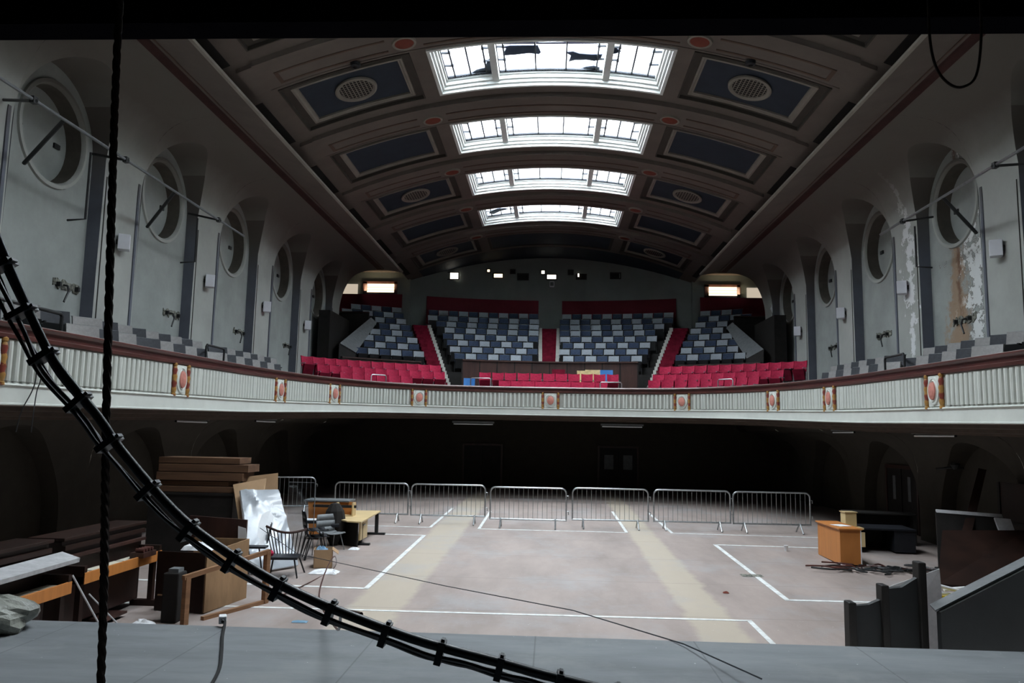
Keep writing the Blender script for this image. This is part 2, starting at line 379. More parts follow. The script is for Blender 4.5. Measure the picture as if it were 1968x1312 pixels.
def ring_rect(mb, x0, x1, y0, y1, steps, n=10):
    """stepped moulded frame: steps = list of (inset, dz)"""
    loops = []
    for e, dz in steps:
        X = arc_xs(x0+e, x1-e, n); a, b = y0+e, y1-e
        lp = [(x, a, zv(x)+dz) for x in X]+[(x, b, zv(x)+dz) for x in reversed(X)]; loops.append(lp)
    for A, B in zip(loops, loops[1:]): mb.strip(A+[A[0]], B+[B[0]])
for k, r in enumerate(RIBS):
    if k == 0: continue
    for s in (-1, 1):
        xa, xb = (3.29, 6.34) if s > 0 else (-6.34, -3.29)
        fr = MB(); ring_rect(fr, xa, xb, r+.67, r+3.12, [(0, 0), (0, -.03), (.03, -.03), (.03, .06), (.22, .06)]); fr.build('coffer_border', m_coffer, ceiling, merge=True)
        fr = MB(); ring_rect(fr, xa, xb, r+.67, r+3.12, [(.22, .07), (.22, .01), (.27, .01), (.30, .04), (.34, .04), (.34, .10)]); fr.build('coffer_frame', m_cream, ceiling, merge=True)
        bp = MB(); X = arc_xs(xa+.33, xb-.33, 10); bp.strip([(x, r+1.0, zv(x)+.09) for x in X], [(x, r+2.79, zv(x)+.09) for x in X]); bp.build('blue_panel', m_bluep, ceiling, smooth=True)
        # grooves on the rib: two long lines closed at the outer end
        for (u0, u1, dy) in ((3.68, 6.12, -.24), (3.68, 6.12, .22)):
            g_ = MB(); arc_bar(g_, min(s*u0, s*u1), max(s*u0, s*u1), r+dy, r+dy+.055, -.118, -.095); g_.build('rib_groove', m_groove, ceiling)
        g_ = MB(); arc_bar(g_, min(s*6.04, s*6.12), max(s*6.04, s*6.12), r-.24, r+.275, -.119, -.095, 2); g_.build('rib_groove', m_groove, ceiling)
        # terracotta disc with cream ring
        al = math.atan(2*CA*3.28*s); mt = Matrix.Rotation(-al, 4, 'Y')
        d_ = MB().lathe([(.20, -.035), (.235, -.06), (.27, -.05), (.285, -.0)], (s*3.28, r, zv(3.28)-.10), 28, mt); d_.build('disc_ring', m_cream, ceiling, smooth=True)
        d_ = MB().lathe([(.0, -.075), (.12, -.07), (.215, -.045), (.215, 0)], (s*3.28, r, zv(3.28)-.10), 28, mt); d_.build('disc', m_redd, ceiling, smooth=True)
        # black air slot at the springing
        v_ = MB(); arc_bar(v_, min(s*6.80, s*7.02), max(s*6.80, s*7.02), r+.95, r+3.4, -.012, .0, 2); v_.build('air_slot', m_black, ceiling)
    for dy in (-.24, .22):
        g_ = MB(); arc_bar(g_, -2.88, 2.88, r+dy, r+dy+.055, -.118, -.095, 16); g_.build('rib_groove', m_groove, ceiling)
    g_ = MB(); arc_bar(g_, -6.4, 6.4, r-.80, r-.70, -.13, -.0, 24); g_.build('rib_moulding', m_ceil, ceiling)
    g_ = MB(); arc_bar(g_, -6.4, 6.4, r+.40, r+.46, -.115, -.0, 24); g_.build('rib_moulding', m_ceil, ceiling)
    # oval grille in every second bay
    if k in (2, 4, 6):
        for s in (-1, 1):
            cx, cy = s*4.82, r+1.9; sl = 2*CA*cx; zz = zv(cx)+.07
            def P(u, v, h): return (cx+u, cy+v, zz+sl*u+h)
            rg = MB(); n = 36
            L0 = [[P(a*math.cos(2*PI*i/n), b_*math.sin(2*PI*i/n), h) for i in range(n+1)] for a, b_, h in ((.50, .58, 0), (.50, .58, -.05), (.46, .53, -.07), (.40, .47, -.03), (.40, .47, .0))]
            for A, B in zip(L0, L0[1:]): rg.strip(A, B)
            gr = rg.build('grille', m_cream, ceiling, smooth=True)
            MB().add([P(.41*math.cos(2*PI*i/n), .48*math.sin(2*PI*i/n), -.004) for i in range(n)], [tuple(range(n))]).build('grille_void', m_black, gr)
            lt = MB()
            for q in range(-4, 5):
                t_ = q/4.7; hw = .40*math.sqrt(1-t_*t_); yq = .47*t_
                for a_, b_, c_, d2 in (((-hw, yq-.012), (hw, yq-.012), (hw, yq+.012), (-hw, yq+.012)),): lt.quad(*[P(u, v, -.02) for u, v in (a_, b_, c_, d2)])
                hv = .47*math.sqrt(1-t_*t_); xq = .40*t_
                lt.quad(*[P(u, v, -.022) for u, v in ((xq-.012, -hv), (xq+.012, -hv), (xq+.012, hv), (xq-.012, hv))])
            o = lt.build('lattice', m_cream, gr)
# dark blue end panel in the last bay
ep = MB(); ring_rect(ep, -2.87, 2.87, 34.44, 36.79, [(0, -.01), (.0, -.04), (.12, -.04), (.12, .0)], 12); ep.build('coffer_frame', m_coffer, ceiling)
ep = MB(); X = arc_xs(-2.75, 2.75, 12); ep.strip([(x, 34.55, zv(x)-.012) for x in X], [(x, 36.68, zv(x)-.012) for x in X]); ep.build('blue_panel', m_bluep, ceiling)
ep = MB(); X = arc_xs(-6.4, 6.4, 20); ep.strip([(x, 37.2, zv(x)-.012) for x in X], [(x, 40.9, zv(x)-.012) for x in X]); ep.build('blue_panel', m_bluep, ceiling)

# ---- roof lights: window_1 .. window_6 (front to back)
def panes_cols(a, b, side):
    w_ = b-a
    if side: return [(a, a+.20), (a+.20, a+.20+(w_-.36)/2), (a+.20+(w_-.36)/2, b-.16), (b-.16, b)]
    return [(a, a+.17), (a+.17, a+.17+(w_-.34)/3), (a+.17+(w_-.34)/3, a+.17+2*(w_-.34)/3), (a+.17+2*(w_-.34)/3, b-.17), (b-.17, b)]
GH = .30
for k, (a, b) in enumerate(SKY):
    fr = MB(); ring_rect(fr, -2.87, 2.87, a, b, [(-.03, .02), (-.03, -.05), (.05, -.05), (.05, .02), (.10, .04), (.10, .12), (.15, .13), (.15, .22), (.19, .23), (.19, .5)], 20)
    win = struct(fr.build('window_%d' % (k+1), m_white, merge=True))
    for mxx in (-1.42, 1.42):
        MB().box(mxx-.085, mxx+.085, a+.1, b-.1, zv(1.42)+.1, zv(1.42)+.48).build('mullion', m_white, win)
    if k < 1: 
        MB().strip([(x, a+.15, zv(x)+GH) for x in arc_xs(-2.7, 2.7, 12)], [(x, b-.15, zv(x)+GH) for x in arc_xs(-2.7, 2.7, 12)]).build('pane', m_glass, win); continue
    a2, b2 = a+.19, b-.19; came = MB(); rr = random.Random(k)
    for (u0, u1, side) in ((-2.68, -1.505, 1), (-1.335, 1.335, 0), (1.505, 2.68, 1)):
        cols = panes_cols(u0, u1, side)
        if u0 > 0: cols = [(u0+u1-q, u0+u1-p) for p, q in reversed(cols)]
        for ci, (p, q) in enumerate(cols):
            edge = ci in (0, len(cols)-1); rows = 3 if edge else 1
            for ri in range(rows):
                v0 = a2+(b2-a2)*ri/rows; v1 = a2+(b2-a2)*(ri+1)/rows; g_ = MB(); nn = 1 if edge else 3
                X = arc_xs(p+.006, q-.006, nn)
                g_.strip([(x, v0+.006, zv(x)+GH) for x in X], [(x, v1-.006, zv(x)+GH) for x in X]); g_.strip([(x, v0+.006, zv(x)+GH+.008) for x in X], [(x, v1-.006, zv(x)+GH+.008) for x in X])
                g_.build('pane', m_glass, win)
                if edge and ri: came.box(p, q, v0-.02, v0+.02, zv((p+q)/2)+GH-.02, zv((p+q)/2)+GH+.02)
                if edge: 
                    xx = p if ci else q
                    came.box(xx-.035, xx+.035, v0-.03, v0+.03, zv(xx)+GH-.03, zv(xx)+GH+.03)
            came.box(p-.019, p+.019, a2, b2, zv(p)+GH-.025, zv(p)+GH+.02)
            # toothed leadwork along the two long edges
        x_ = u0
        while x_ < u1:
            for yy in (a2, b2): came.box(x_-.012, x_+.012, min(yy, yy+(.06 if yy == a2 else -.06)), max(yy, yy+(.06 if yy == a2 else -.06)), zv(x_)+GH-.02, zv(x_)+GH+.02)
            x_ += .07
        for yy in (a2+.06, b2-.06): arc_bar(came, u0, u1, yy-.010, yy+.010, GH-.02, GH+.02, 6)
        arc_bar(came, u0, u1, a2-.02, a2+.02, GH-.03, GH+.03, 6); arc_bar(came, u0, u1, b2-.02, b2+.02, GH-.03, GH+.03, 6)
    came.build('lead_came', m_lead, win, kind='stuff')
def scrap(k, pts, label):
    a, b = SKY[k]; n = len(pts)
    P = [(x, a+(b-a)*y, zv(x)+GH+.03) for x, y in pts]; Q = [(p[0], p[1], p[2]+.02) for p in P]
    o = MB().add(P+Q, [tuple(range(n)), tuple(range(n, 2*n))[::-1]]+[(i, i+n, (i+1) % n+n, (i+1) % n) for i in range(n)]).build('roofing_scrap', m_felt)
    tag(o, label, 'scrap', 'felt scraps on the roof lights')
scrap(2, [(-1.24, .40), (-1.1, .43), (-1.15, .5), (-1.2, .58), (-.9, .58), (-.55, .56), (-.3, .59), (-.25, .55), (-.32, .40), (-.7, .39), (-1.0, .38)], 'dark felt rectangle on nearest visible roof light, left of centre')
scrap(2, [(.35, .55), (.5, .62), (.45, .76), (.6, .72), (.9, .70), (1.1, .72), (1.25, .66), (1.28, .56), (1.0, .58), (.7, .57), (.55, .53)], 'torn dark felt strip on nearest visible roof light, right of centre')
scrap(2, [(-2.1, .92), (-1.9, .84), (-1.7, .82), (-1.6, .66), (-1.5, .60), (-1.5, .92)], 'dark felt heap in lower corner of nearest roof light, left-hand pane')
scrap(2, [(.75, .92), (.9, .86), (1.1, .83), (1.25, .86), (1.25, .92)], 'small dark felt heap at foot of nearest roof light, centre pane')
scrap(2, [(1.5, .42), (1.58, .40), (1.72, .47), (1.6, .52), (1.5, .54)], 'small dark felt flap beside right mullion of nearest roof light')
scrap(5, [(-2.6, .80), (-2.5, .66), (-2.2, .58), (-1.9, .6), (-1.75, .68), (-2.1, .74), (-2.4, .88)], 'dark felt heap on the farthest roof light, left pane')

# ---- side beams (lip and soffit) and upper walls with arched recesses
NCH = [5.47, 9.83, 14.2, 18.57, 22.93, 27.3, 31.67]
YA, YB = 5.6, 34.3
PROF = [(9.45, 3.4), (9.45, 7.7), (9.44, 8.2), (9.38, 8.6), (9.28, 8.95), (9.15, 9.25), (9.0, 9.5), (8.75, 9.72), (8.4, 9.86), (8.0, 9.93), (7.62, 9.96)]
def interp(P, n):
    Q = smooth_path([(p[0], 0, p[1]) for p in P[1:]], n); return [P[0]]+[(q.x, q.z) for q in Q]
UP = interp(PROF, 4)
LP = interp([(9.45, -.02), (9.45, 1.7), (9.42, 2.1), (9.3, 2.45), (9.05, 2.75), (8.7, 2.92), (8.2, 3.0), (8.0, 3.5)], 3)
def start_at(P, z):
    out = []
    for i in range(len(P)-1):
        if P[i][1] <= z < P[i+1][1]:
            t = (z-P[i][1])/(P[i+1][1]-P[i][1]); out = [(P[i][0]+(P[i+1][0]-P[i][0])*t, z)]+P[i+1:]; break
    return resample(out if out else P[-2:], 14)
def resample(P, n):
    d = [0]
    for a, b in zip(P, P[1:]): d.append(d[-1]+math.hypot(a[0]-b[0], a[1]-b[1]))
    out = []
    for i in range(n+1):
        t = d[-1]*i/n; j = 0
        while j < len(d)-2 and d[j+1] < t: j += 1
        u = 0 if d[j+1] == d[j] else (t-d[j])/(d[j+1]-d[j]); out.append((P[j][0]+(P[j+1][0]-P[j][0])*u, P[j][1]+(P[j+1][1]-P[j][1])*u))
    return out
def x_at(P, z):
    for i in range(len(P)-1):
        if P[i][1] <= z <= P[i+1][1]: return P[i][0]+(P[i+1][0]-P[i][0])*(z-P[i][1])/(P[i+1][1]-P[i][1])
    return P[0][0]
def side_wall(s, name, P, centres, rad, zs, depth, ya, yb, m, mrev, z_skew=0):
    mb = MB(); edges = [ya]
    for cY in centres:
        for e in (cY-rad, cY+rad):
            if ya < e < yb: edges.append(e)
    edges.append(yb)
    rev = []
    def col(y, inside, cY):
        if inside:
            za = zs+math.sqrt(max(0, rad*rad-(y-cY)**2)); q = start_at(P, za)
        else: q = P
        return [(s*x, y, z) for x, z in q]
    cur = ya
    for cY in centres:
        a, b = max(ya, cY-rad), min(yb, cY+rad)
        if a > cur:
            A = col(cur, False, 0); B = col(a, False, 0); mb.strip(A, B)
        if b > a:
            n = 28; prev = None
            for i in range(n+1):
                t = math.asin(max(-1, min(1, (a-cY)/rad))); t2 = math.asin(max(-1, min(1, (b-cY)/rad)))
                y = cY+rad*math.sin(t+(t2-t)*i/n); q = col(y, True, cY)
                if prev: mb.strip(prev, q)
                prev = q
        cur = max(cur, b)
    if cur < yb: mb.strip(col(cur, False, 0), col(yb, False, 0))
    wall = struct(mb.build(name, m, smooth=True, merge=True))
    for cY in centres:
        if cY+rad <= ya+.3 or cY-rad >= yb: continue
        n = 28; z0 = P[0][1]; out = [(cY+rad, z0), (cY+rad, (z0+zs)/2)]+[(cY+rad*math.cos(PI*i/n), zs+rad*math.sin(PI*i/n)) for i in range(n+1)]+[(cY-rad, (z0+zs)/2), (cY-rad, z0)]
        out = [(max(ya+.01, y), z) for y, z in out]
        fr_ = [(s*x_at(P, z), y, z) for y, z in out]; bk = [(s*(W+depth), y, z) for y, z in out]
        k1 = 9; mb = MB(); mb.strip(fr_[k1:-k1], bk[k1:-k1]); mb.build('recess_soffit', m, wall, smooth=True, merge=True)
        for part in (slice(0, k1+1), slice(len(fr_)-k1-1, None)):
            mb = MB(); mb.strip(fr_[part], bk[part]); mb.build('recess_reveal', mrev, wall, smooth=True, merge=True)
        yield_list.append((wall, cY, [(s*(W+depth), y, z) for y, z in out]))
    return wall
for s, nm, mw in ((-1, 'wall_left', m_wall), (1, 'wall_right', m_wallR)):
    yield_list = []
    RAD, ZS, DEP = 1.43, 8.32, .28
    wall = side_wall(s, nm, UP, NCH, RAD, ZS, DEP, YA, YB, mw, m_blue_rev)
    for (wl, cY, outline) in yield_list:
        ccy, ccz, cr = cY+.12, 8.38, .96
        n = 40; hole = [(s*(W+DEP), ccy+cr*math.cos(2*PI*i/n), ccz+cr*math.sin(2*PI*i/n)) for i in range(n)]
        dmg = s > 0 and abs(cY-18.57) < .1
        if cY < 8:
            fill([outline]).build('recess_panel', m_niche, wl); continue
        fill([outline, hole]).build('recess_panel', m_nicheD if dmg else m_niche, wl)
        rg = MB(); Ls = []
        for r_, x_ in ((cr+.11, 0), (cr+.10, -.045), (cr+.03, -.05), (cr, -.02), (cr-.01, .03)):
            Ls.append([(s*(W+DEP+x_), ccy+r_*math.cos(2*PI*i/n), ccz+r_*math.sin(2*PI*i/n)) for i in range(n+1)])
        for A, B in zip(Ls, Ls[1:]): rg.strip(A, B)
        rg.build('porthole_ring', mw, wl, smooth=True, merge=True)
        rg = MB(); rg.strip(Ls[-1], [(s*(W+DEP+.36), ccy+(cr-.02)*math.cos(2*PI*i/n), ccz+(cr-.02)*math.sin(2*PI*i/n)) for i in range(n+1)]); rg.build('porthole_reveal', m_phshade, wl, smooth=True)
        MB().add([(s*(W+DEP+.355), ccy+cr*math.cos(2*PI*i/n), ccz+cr*math.sin(2*PI*i/n)) for i in range(n)], [tuple(range(n))]).build('porthole_disc', m_niche, wl)
        for q in (-.55, .6):
            MB().box(s*(W+DEP+.33)-.02, s*(W+DEP+.33)+.02, ccy+q-.09, ccy+q+.09, ccz-.05*q/.6-.02, ccz+.03).build('catch', m_blackm, wl)
        # slim blue-grey bead on the pier before each recess
        MB().box(min(s*(W+.01), s*(W-.03)), max(s*(W+.01), s*(W-.03)), cY-RAD-.16, cY-RAD-.08, 3.5, 8.25).build('pier_bead', m_blue_rev, wl)
        MB().box(min(s*(W+.01), s*(W-.012)), max(s*(W+.01), s*(W-.012)), cY+RAD+.10, cY+RAD+.125, 3.5, 8.0).build('pier_line', m_dark, wl)
    # lip and soffit
    b = MB()
    sec = [(7.30, 10.10), (7.30, 9.99), (6.60, 9.88), (6.56, 9.84), (6.57, 9.79), (6.62, 9.765), (7.1, 9.86), (7.62, 9.96)]
    b.strip([(s*x, YA, z) for x, z in sec], [(s*x, YB-.25, z) for x, z in sec])
    b.add([(s*x, YB-.25, z) for x, z in sec], [tuple(range(len(sec)))])
    b.build('beam_soffit', m_cream if False else m_ceil, wall)
    lp_ = MB(); lp_.strip([(s*x, YA, z) for x, z in sec[2:6]], [(s*x, YB-.25, z) for x, z in sec[2:6]])
    for v in range(len(lp_.v)): x_, y_, z_ = lp_.v[v]; lp_.v[v] = (x_-s*.004, y_, z_-.002)
    lp_.build('beam_lip', m_cream, wall, smooth=True)
    sp_ = MB(); sp_.strip([(s*x, YA, z) for x, z in ((7.52, 9.935), (7.60, 9.945), (7.78, 9.945))], [(s*x, YB, z) for x, z in ((7.52, 9.935), (7.60, 9.945), (7.78, 9.945))]); sp_.build('painted_stripe', m_stripe, wall)
    sp_ = MB(); sp_.box(min(s*7.40, s*7.43), max(s*7.40, s*7.43), YA, YB-.3, 9.90, 9.93); sp_.build('bead', m_groove, wall)
    # closing strip between vault edge and soffit
    b = MB(); b.quad((s*7.30, YA, 9.99), (s*7.30, YB, 9.99), (s*7.30, YB, 10.6), (s*7.30, YA, 10.6)); b.quad((s*7.0, YA, 10.27), (s*7.32, YA, 10.27), (s*7.32, YB, 10.27), (s*7.0, YB, 10.27)); b.build('trough_back', m_ceil, wall)
    # lower wall under the balcony
    yield_list = []
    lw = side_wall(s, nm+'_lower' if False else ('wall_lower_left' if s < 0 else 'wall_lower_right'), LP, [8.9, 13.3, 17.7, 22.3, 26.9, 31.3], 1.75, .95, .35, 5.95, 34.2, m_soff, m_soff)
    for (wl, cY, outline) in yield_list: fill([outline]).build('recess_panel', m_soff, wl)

# ---- rear: transept behind the side walls, back walls
ctr = Vector((0, 20.5, 0))
def P_(R, th, z): return (R*math.sin(th), 20.5+R*math.cos(th), z)
def arcw(R, t0, t1, z0, z1, n=16):
    T = [t0+(t1-t0)*i/n for i in range(n+1)]
    return [P_(R, t, z0) for t in T], [P_(R, t, z1) for t in T]
rad_ = math.radians
mb = MB(); A, B = arcw(19.2, rad_(-21.3), rad_(21.3), 3, 12); mb.strip(A, B)
for s in (-1, 1):
    x0 = s*19.2*math.sin(rad_(21.3)); y0 = 20.5+19.2*math.cos(rad_(21.3))
    mb.quad((x0, y0, 3), (x0, y0, 12), (x0, 38.1, 12), (x0, 38.1, 3))
    mb.quad((x0, 38.1, 3), (x0, 38.1, 12), (s*12, 38.1, 12), (s*12, 38.1, 3))
    mb.quad((s*12, 38.1, 3), (s*12, 38.1, 12), (s*12, 34.3, 12), (s*12, 34.3, 3))
    mb.quad((s*12, 34.3, 3), (s*12, 34.3, 12), (s*9.45, 34.3, 12), (s*9.45, 34.3, 3))
m_back = mat('back_wall_green_grey', (.20, .225, .21), .8, var=.08, scale=.8)
wall_back = struct(mb.build('wall_back', m_back))
tc_ = MB()
for s in (-1, 1):
    tc_.quad((s*6.9, YB-.3, 10.62), (s*12, YB-.3, 10.62), (s*12, 38.2, 10.62), (s*6.9, 38.2, 10.62))
    tc_.quad((s*6.9, YB-.02, 9.94), (s*9.6, YB-.02, 9.94), (s*9.6, YB-.02, 10.64), (s*6.9, YB-.02, 10.64))
struct(tc_.build('ceiling_transept', m_ceil))
# crimson dado panels
for t0, t1 in ((-18.9, -1.72), (1.9, 19.1)):
    d = MB(); A, B = arcw(19.12, rad_(t0), rad_(t1), 8.1, 9.52); A2, B2 = arcw(19.19, rad_(t0), rad_(t1), 8.1, 9.52)
    d.strip(A, B); d.strip(B, B2); d.quad(A[0], B[0], B2[0], A2[0]); d.quad(A[-1], B[-1], B2[-1], A2[-1]); d.build('crimson_dado', m_reddado, wall_back)
for s in (-1, 1): MB().box(min(s*7.35, s*11.5), max(s*7.35, s*11.5), 38.02, 38.1, 7.0, 9.5).build('crimson_dado', m_reddado, wall_back)
# projection ports: (x px centre given as hall X, z, w, h, lit)
def port(x, z, w_, h_, lit, n):
    x *= .9636; z = 2.62+(z-2.7)*.9636; y = 20.5+math.sqrt(19.2**2-x*x)-.03
    fr = MB(); e = .05
    fr.box(x-w_/2-e, x+w_/2+e, y-.04, y+.02, z+h_/2, z+h_/2+e); fr.box(x-w_/2-e, x+w_/2+e, y-.04, y+.02, z-h_/2-e, z-h_/2); fr.box(x-w_/2-e, x-w_/2, y-.04, y+.02, z-h_/2, z+h_/2); fr.box(x+w_/2, x+w_/2+e, y-.04, y+.02, z-h_/2, z+h_/2)
    o = struct(fr.build('window_%d' % n, m_wood_vdk))
    MB().box(x-w_/2, x+w_/2, y-.005, y+.015, z-h_/2, z+h_/2).build('pane', {0: m_black, 1: m_coolp, 2: m_warm}[lit], o); return o
for i, q in enumerate([(-5.17, 11.04, .60, .32, 1), (-3.29, 11.42, .13, .13, 2), (-2.78, 11.17, .46, .20, 2), (-2.0, 11.42, .18, .14, 0), (-1.45, 11.15, .5, .26, 0), (-.38, 11.42, .16, .17, 1), (.08, 11.17, .46, .22, 1),
                       (1.1, 11.42, .2, .17, 0), (3.46, 11.2, .46, .24, 0)]): port(*q, 7+i)
o = port(1.66, 11.18, .46, .2, 0, 16); MB().box(1.42, 1.49, 39.56, 39.60, 10.79, 10.95).build('lit_pane', m_coolp, o)
# lobby windows in the transept
for s, n in ((-1, 17), (1, 18)):
    xa, xb = sorted((s*7.75, s*9.12)); fr = MB(); y = 38.04
    fr.box(xa-.2, xb+.15, y-.08, y+.04, 10.02, 10.14); fr.box(xa-.2, xb+.15, y-.08, y+.04, 9.5, 9.58); fr.box(xa-.2, xa, y-.08, y+.04, 9.5, 10.12); fr.box(xb, xb+.15, y-.08, y+.04, 9.5, 10.12)
    wn = struct(fr.build('window_%d' % n, m_wood_dk)); MB().box(xa, xb, y-.01, y+.03, 9.58, 10.02).build('pane', m_warm, wn)
    MB().box(min(s*9.6, s*10.4), max(s*9.6, s*10.4), y-.01, y+.03, 9.5, 10.0).build('pane', m_warm2, wn)
    for q in range(2): MB().box(xa, xb, y-.03, y-.012, 9.7+.14*q, 9.715+.14*q).build('glazing_bar', m_wood_dk, wn)
    l = bpy.data.lights.new('lobby_glow', 'AREA'); l.shape = 'RECTANGLE'; l.size = 1.5; l.size_y = .4; l.energy = 26; l.color = (1, .78, .5)
    lo = bpy.data.objects.new('lobby_glow', l); COL.objects.link(lo); lo.location = (s*8.5, 37.9, 9.8); lo.rotation_euler = (rad_(90+22), 0, 0)

# ---- balcony floor / soffit and horseshoe front
def rimz(y): return 3.87+.0176*y
def hf(y):
    t = max(0, min(1, (y-17)/10)); return 1-.09*t*t*(3-2*t)
XR, YS, BD, NE, ME = 7.05, 17.0, 10.4, 3.4, 2.21  # front curve pulled along line of sight toward camera, fascia height shrunk to suit
path = []
y = 6.0
while y < YS: path.append((-XR, y)); y += .4
for i in range(97):
    t = PI/2*(-1+2*i/96); ct, sn = math.cos(t), math.sin(t)
    path.append((XR*math.copysign(abs(sn)**(2/NE), sn), YS+BD*abs(ct)**(2/ME)))
y = YS-.2
while y >= 6.0: path.append((XR, y)); y -= .4
# equal spacing
def even(P, step):
    d = [0]
    for a, b in zip(P, P[1:]): d.append(d[-1]+math.hypot(a[0]-b[0], a[1]-b[1]))
    n = int(d[-1]/step); out = []; j = 0
    for i in range(n+1):
        t = d[-1]*i/n
        while j < len(d)-2 and d[j+1] < t: j += 1
        u = (t-d[j])/max(1e-9, d[j+1]-d[j]); out.append((P[j][0]+(P[j+1][0]-P[j][0])*u, P[j][1]+(P[j+1][1]-P[j][1])*u))
    return out, d[-1]
FINE, LEN = even(path, .05)
RIM, _ = even(path, .25)
def norm(P, i):
    a = P[max(0, i-1)]; b = P[min(len(P)-1, i+1)]; dx, dy = b[0]-a[0], b[1]-a[1]; l = math.hypot(dx, dy)
    return (dy/l, -dx/l)                       # points into the hall
def sweep(prof, P=RIM, zf=rimz):
    mb = MB(); prev = None
    for i, (x, y) in enumerate(P):
        nx, ny = norm(P, i); q = [(x+nx*o_, y+ny*o_, zf(y)+z*hf(y)) for o_, z in prof]
        if prev: mb.strip(prev, q)
        prev = q
    return mb
bal = thing('balcony_front', 'horseshoe balcony front with fluted cream panels, medallions and mahogany rail', 'balcony')
sweep([(-.22, -.9), (-.22, -.05), (-.20, -.01), (-.02, 0), (.06, -.01), (.09, -.04), (.07, -.075), (.03, -.085), (.03, -.15), (.06, -.165), (.055, -.215), (-.0, -.23)]).build('handrail', m_rail, bal, smooth=True, merge=True)
sweep([(-.0, -.22), (-.0, -.80), (.05, -.81), (.06, -.83), (.03, -.85), (.03, -1.06), (.05, -1.07), (.05, -1.10)]).build('fascia', m_fascia, bal, smooth=True, merge=True)
sweep([(-.20, -.006), (-.17, .005), (-.03, .006), (.055, -.004), (.06, -.012)]).build('rail_top', m_railsheen, bal)  # pale strip paints the sheen on the rail's upper face, with dust
sweep([(.004, -.785), (.004, -.245)]).build('flute_shade_strip', m_fluteshade, bal)  # darker strip added to paint shade between the flutes
sweep([(.06, -1.09), (.06, -1.105), (.0, -1.11), (.0, -1.17), (-.10, -1.18), (-.10, -1.24), (-.22, -1.25), (-.22, -1.29), (-.8, -1.30)]).build('soffit_moulding', m_brown, bal, smooth=True, merge=True)
# medallion stations along the rim (distance from the middle of the front)
half = LEN/2
def at_s(s_):
    t = (half+s_)/LEN*(len(FINE)-1); i = max(1, min(len(FINE)-2, int(round(t)))); return FINE[i], norm(FINE, i)
stations = [0, 5.02, -5.02, 10.3, -10.3, 15.6, -15.6, 20.9, -20.9, 25.7, -25.7]
# find stations on the arms from depths worked out from image pixels
def s_of(x, y):
    b = min(range(len(FINE)), key=lambda i: (FINE[i][0]-x)**2+(FINE[i][1]-y)**2); return b/(len(FINE)-1)*LEN-half
stations = [s_of(.1, 27.4), s_of(-4.4, 26.4), s_of(4.5, 26.3), s_of(-6.36, 23), s_of(6.42, 22.6), s_of(-7.0, 19.9), s_of(7.0, 19.5), s_of(-7.05, 14.7), s_of(7.05, 14.45), s_of(-7.05, 9.5), s_of(7.05, 9.6)]
spin = None
names_m = ['central', 'left of centre', 'right of centre', 'left corner', 'right corner', 'second on left arm', 'second on right arm', 'first full on left arm', 'first full on right arm', 'left arm by stage', 'right arm by stage']
for s_, nmm in zip(stations, names_m):
    (x, y), (nx, ny) = at_s(s_); ang = math.atan2(nx, -ny)      # local -Y faces the hall
    zt = rimz(y); n = 28
    pl = MB().box(-.21, .21, -.035, .0, -.79, -.235)
    pan = pl.build('medallion', m_fascia, bal); pan.location = (x, y, zt); pan.rotation_euler = (0, 0, ang); pan.scale = (1, 1, hf(y))
    ov = MB()
    Ls = [[(a*math.cos(2*PI*i/n), d_, -.51+b*math.sin(2*PI*i/n)) for i in range(n+1)] for a, b, d_ in ((.205, .26, -.03), (.20, .25, -.06), (.17, .215, -.065), (.165, .21, -.045), (.145, .19, -.075), (.12, .16, -.055))]
    for A, B in zip(Ls, Ls[1:]): ov.strip(A, B)
    ov.build('oval_moulding', m_fascia, pan, smooth=True)
    bs = MB(); Ls = [[(a*math.cos(2*PI*i/n), d_, -.51+b*math.sin(2*PI*i/n)) for i in range(n+1)] for a, b, d_ in ((.125, .165, -.05), (.12, .155, -.085), (.07, .09, -.105), (.002, .003, -.112))]
    for A, B in zip(Ls, Ls[1:]): bs.strip(A, B)
    bs.build('boss', m_boss, pan, smooth=True)
    for q in (-1, 1):
        if spin is None:
            sp = MB(); prof = [(.02, 0), (.045, .01), (.045, .05), (.032, .06), (.04, .09), (.05, .14), (.036, .19), (.05, .25), (.036, .31), (.052, .37), (.036, .43), (.05, .49), (.04, .54), (.032, .57), (.045, .585), (.045, .62), (.02, .64)]
            sp.lathe(prof, (0, 0, 0), 12); so = sp.build('gilt_spindle', m_gilt, pan, smooth=True); spin = so
            so.location = (q*.27, -.035, -.84)
        else:
            inst(spin, 'gilt_spindle', (q*.27, -.035, -.84), (0, 0, 0), pan)
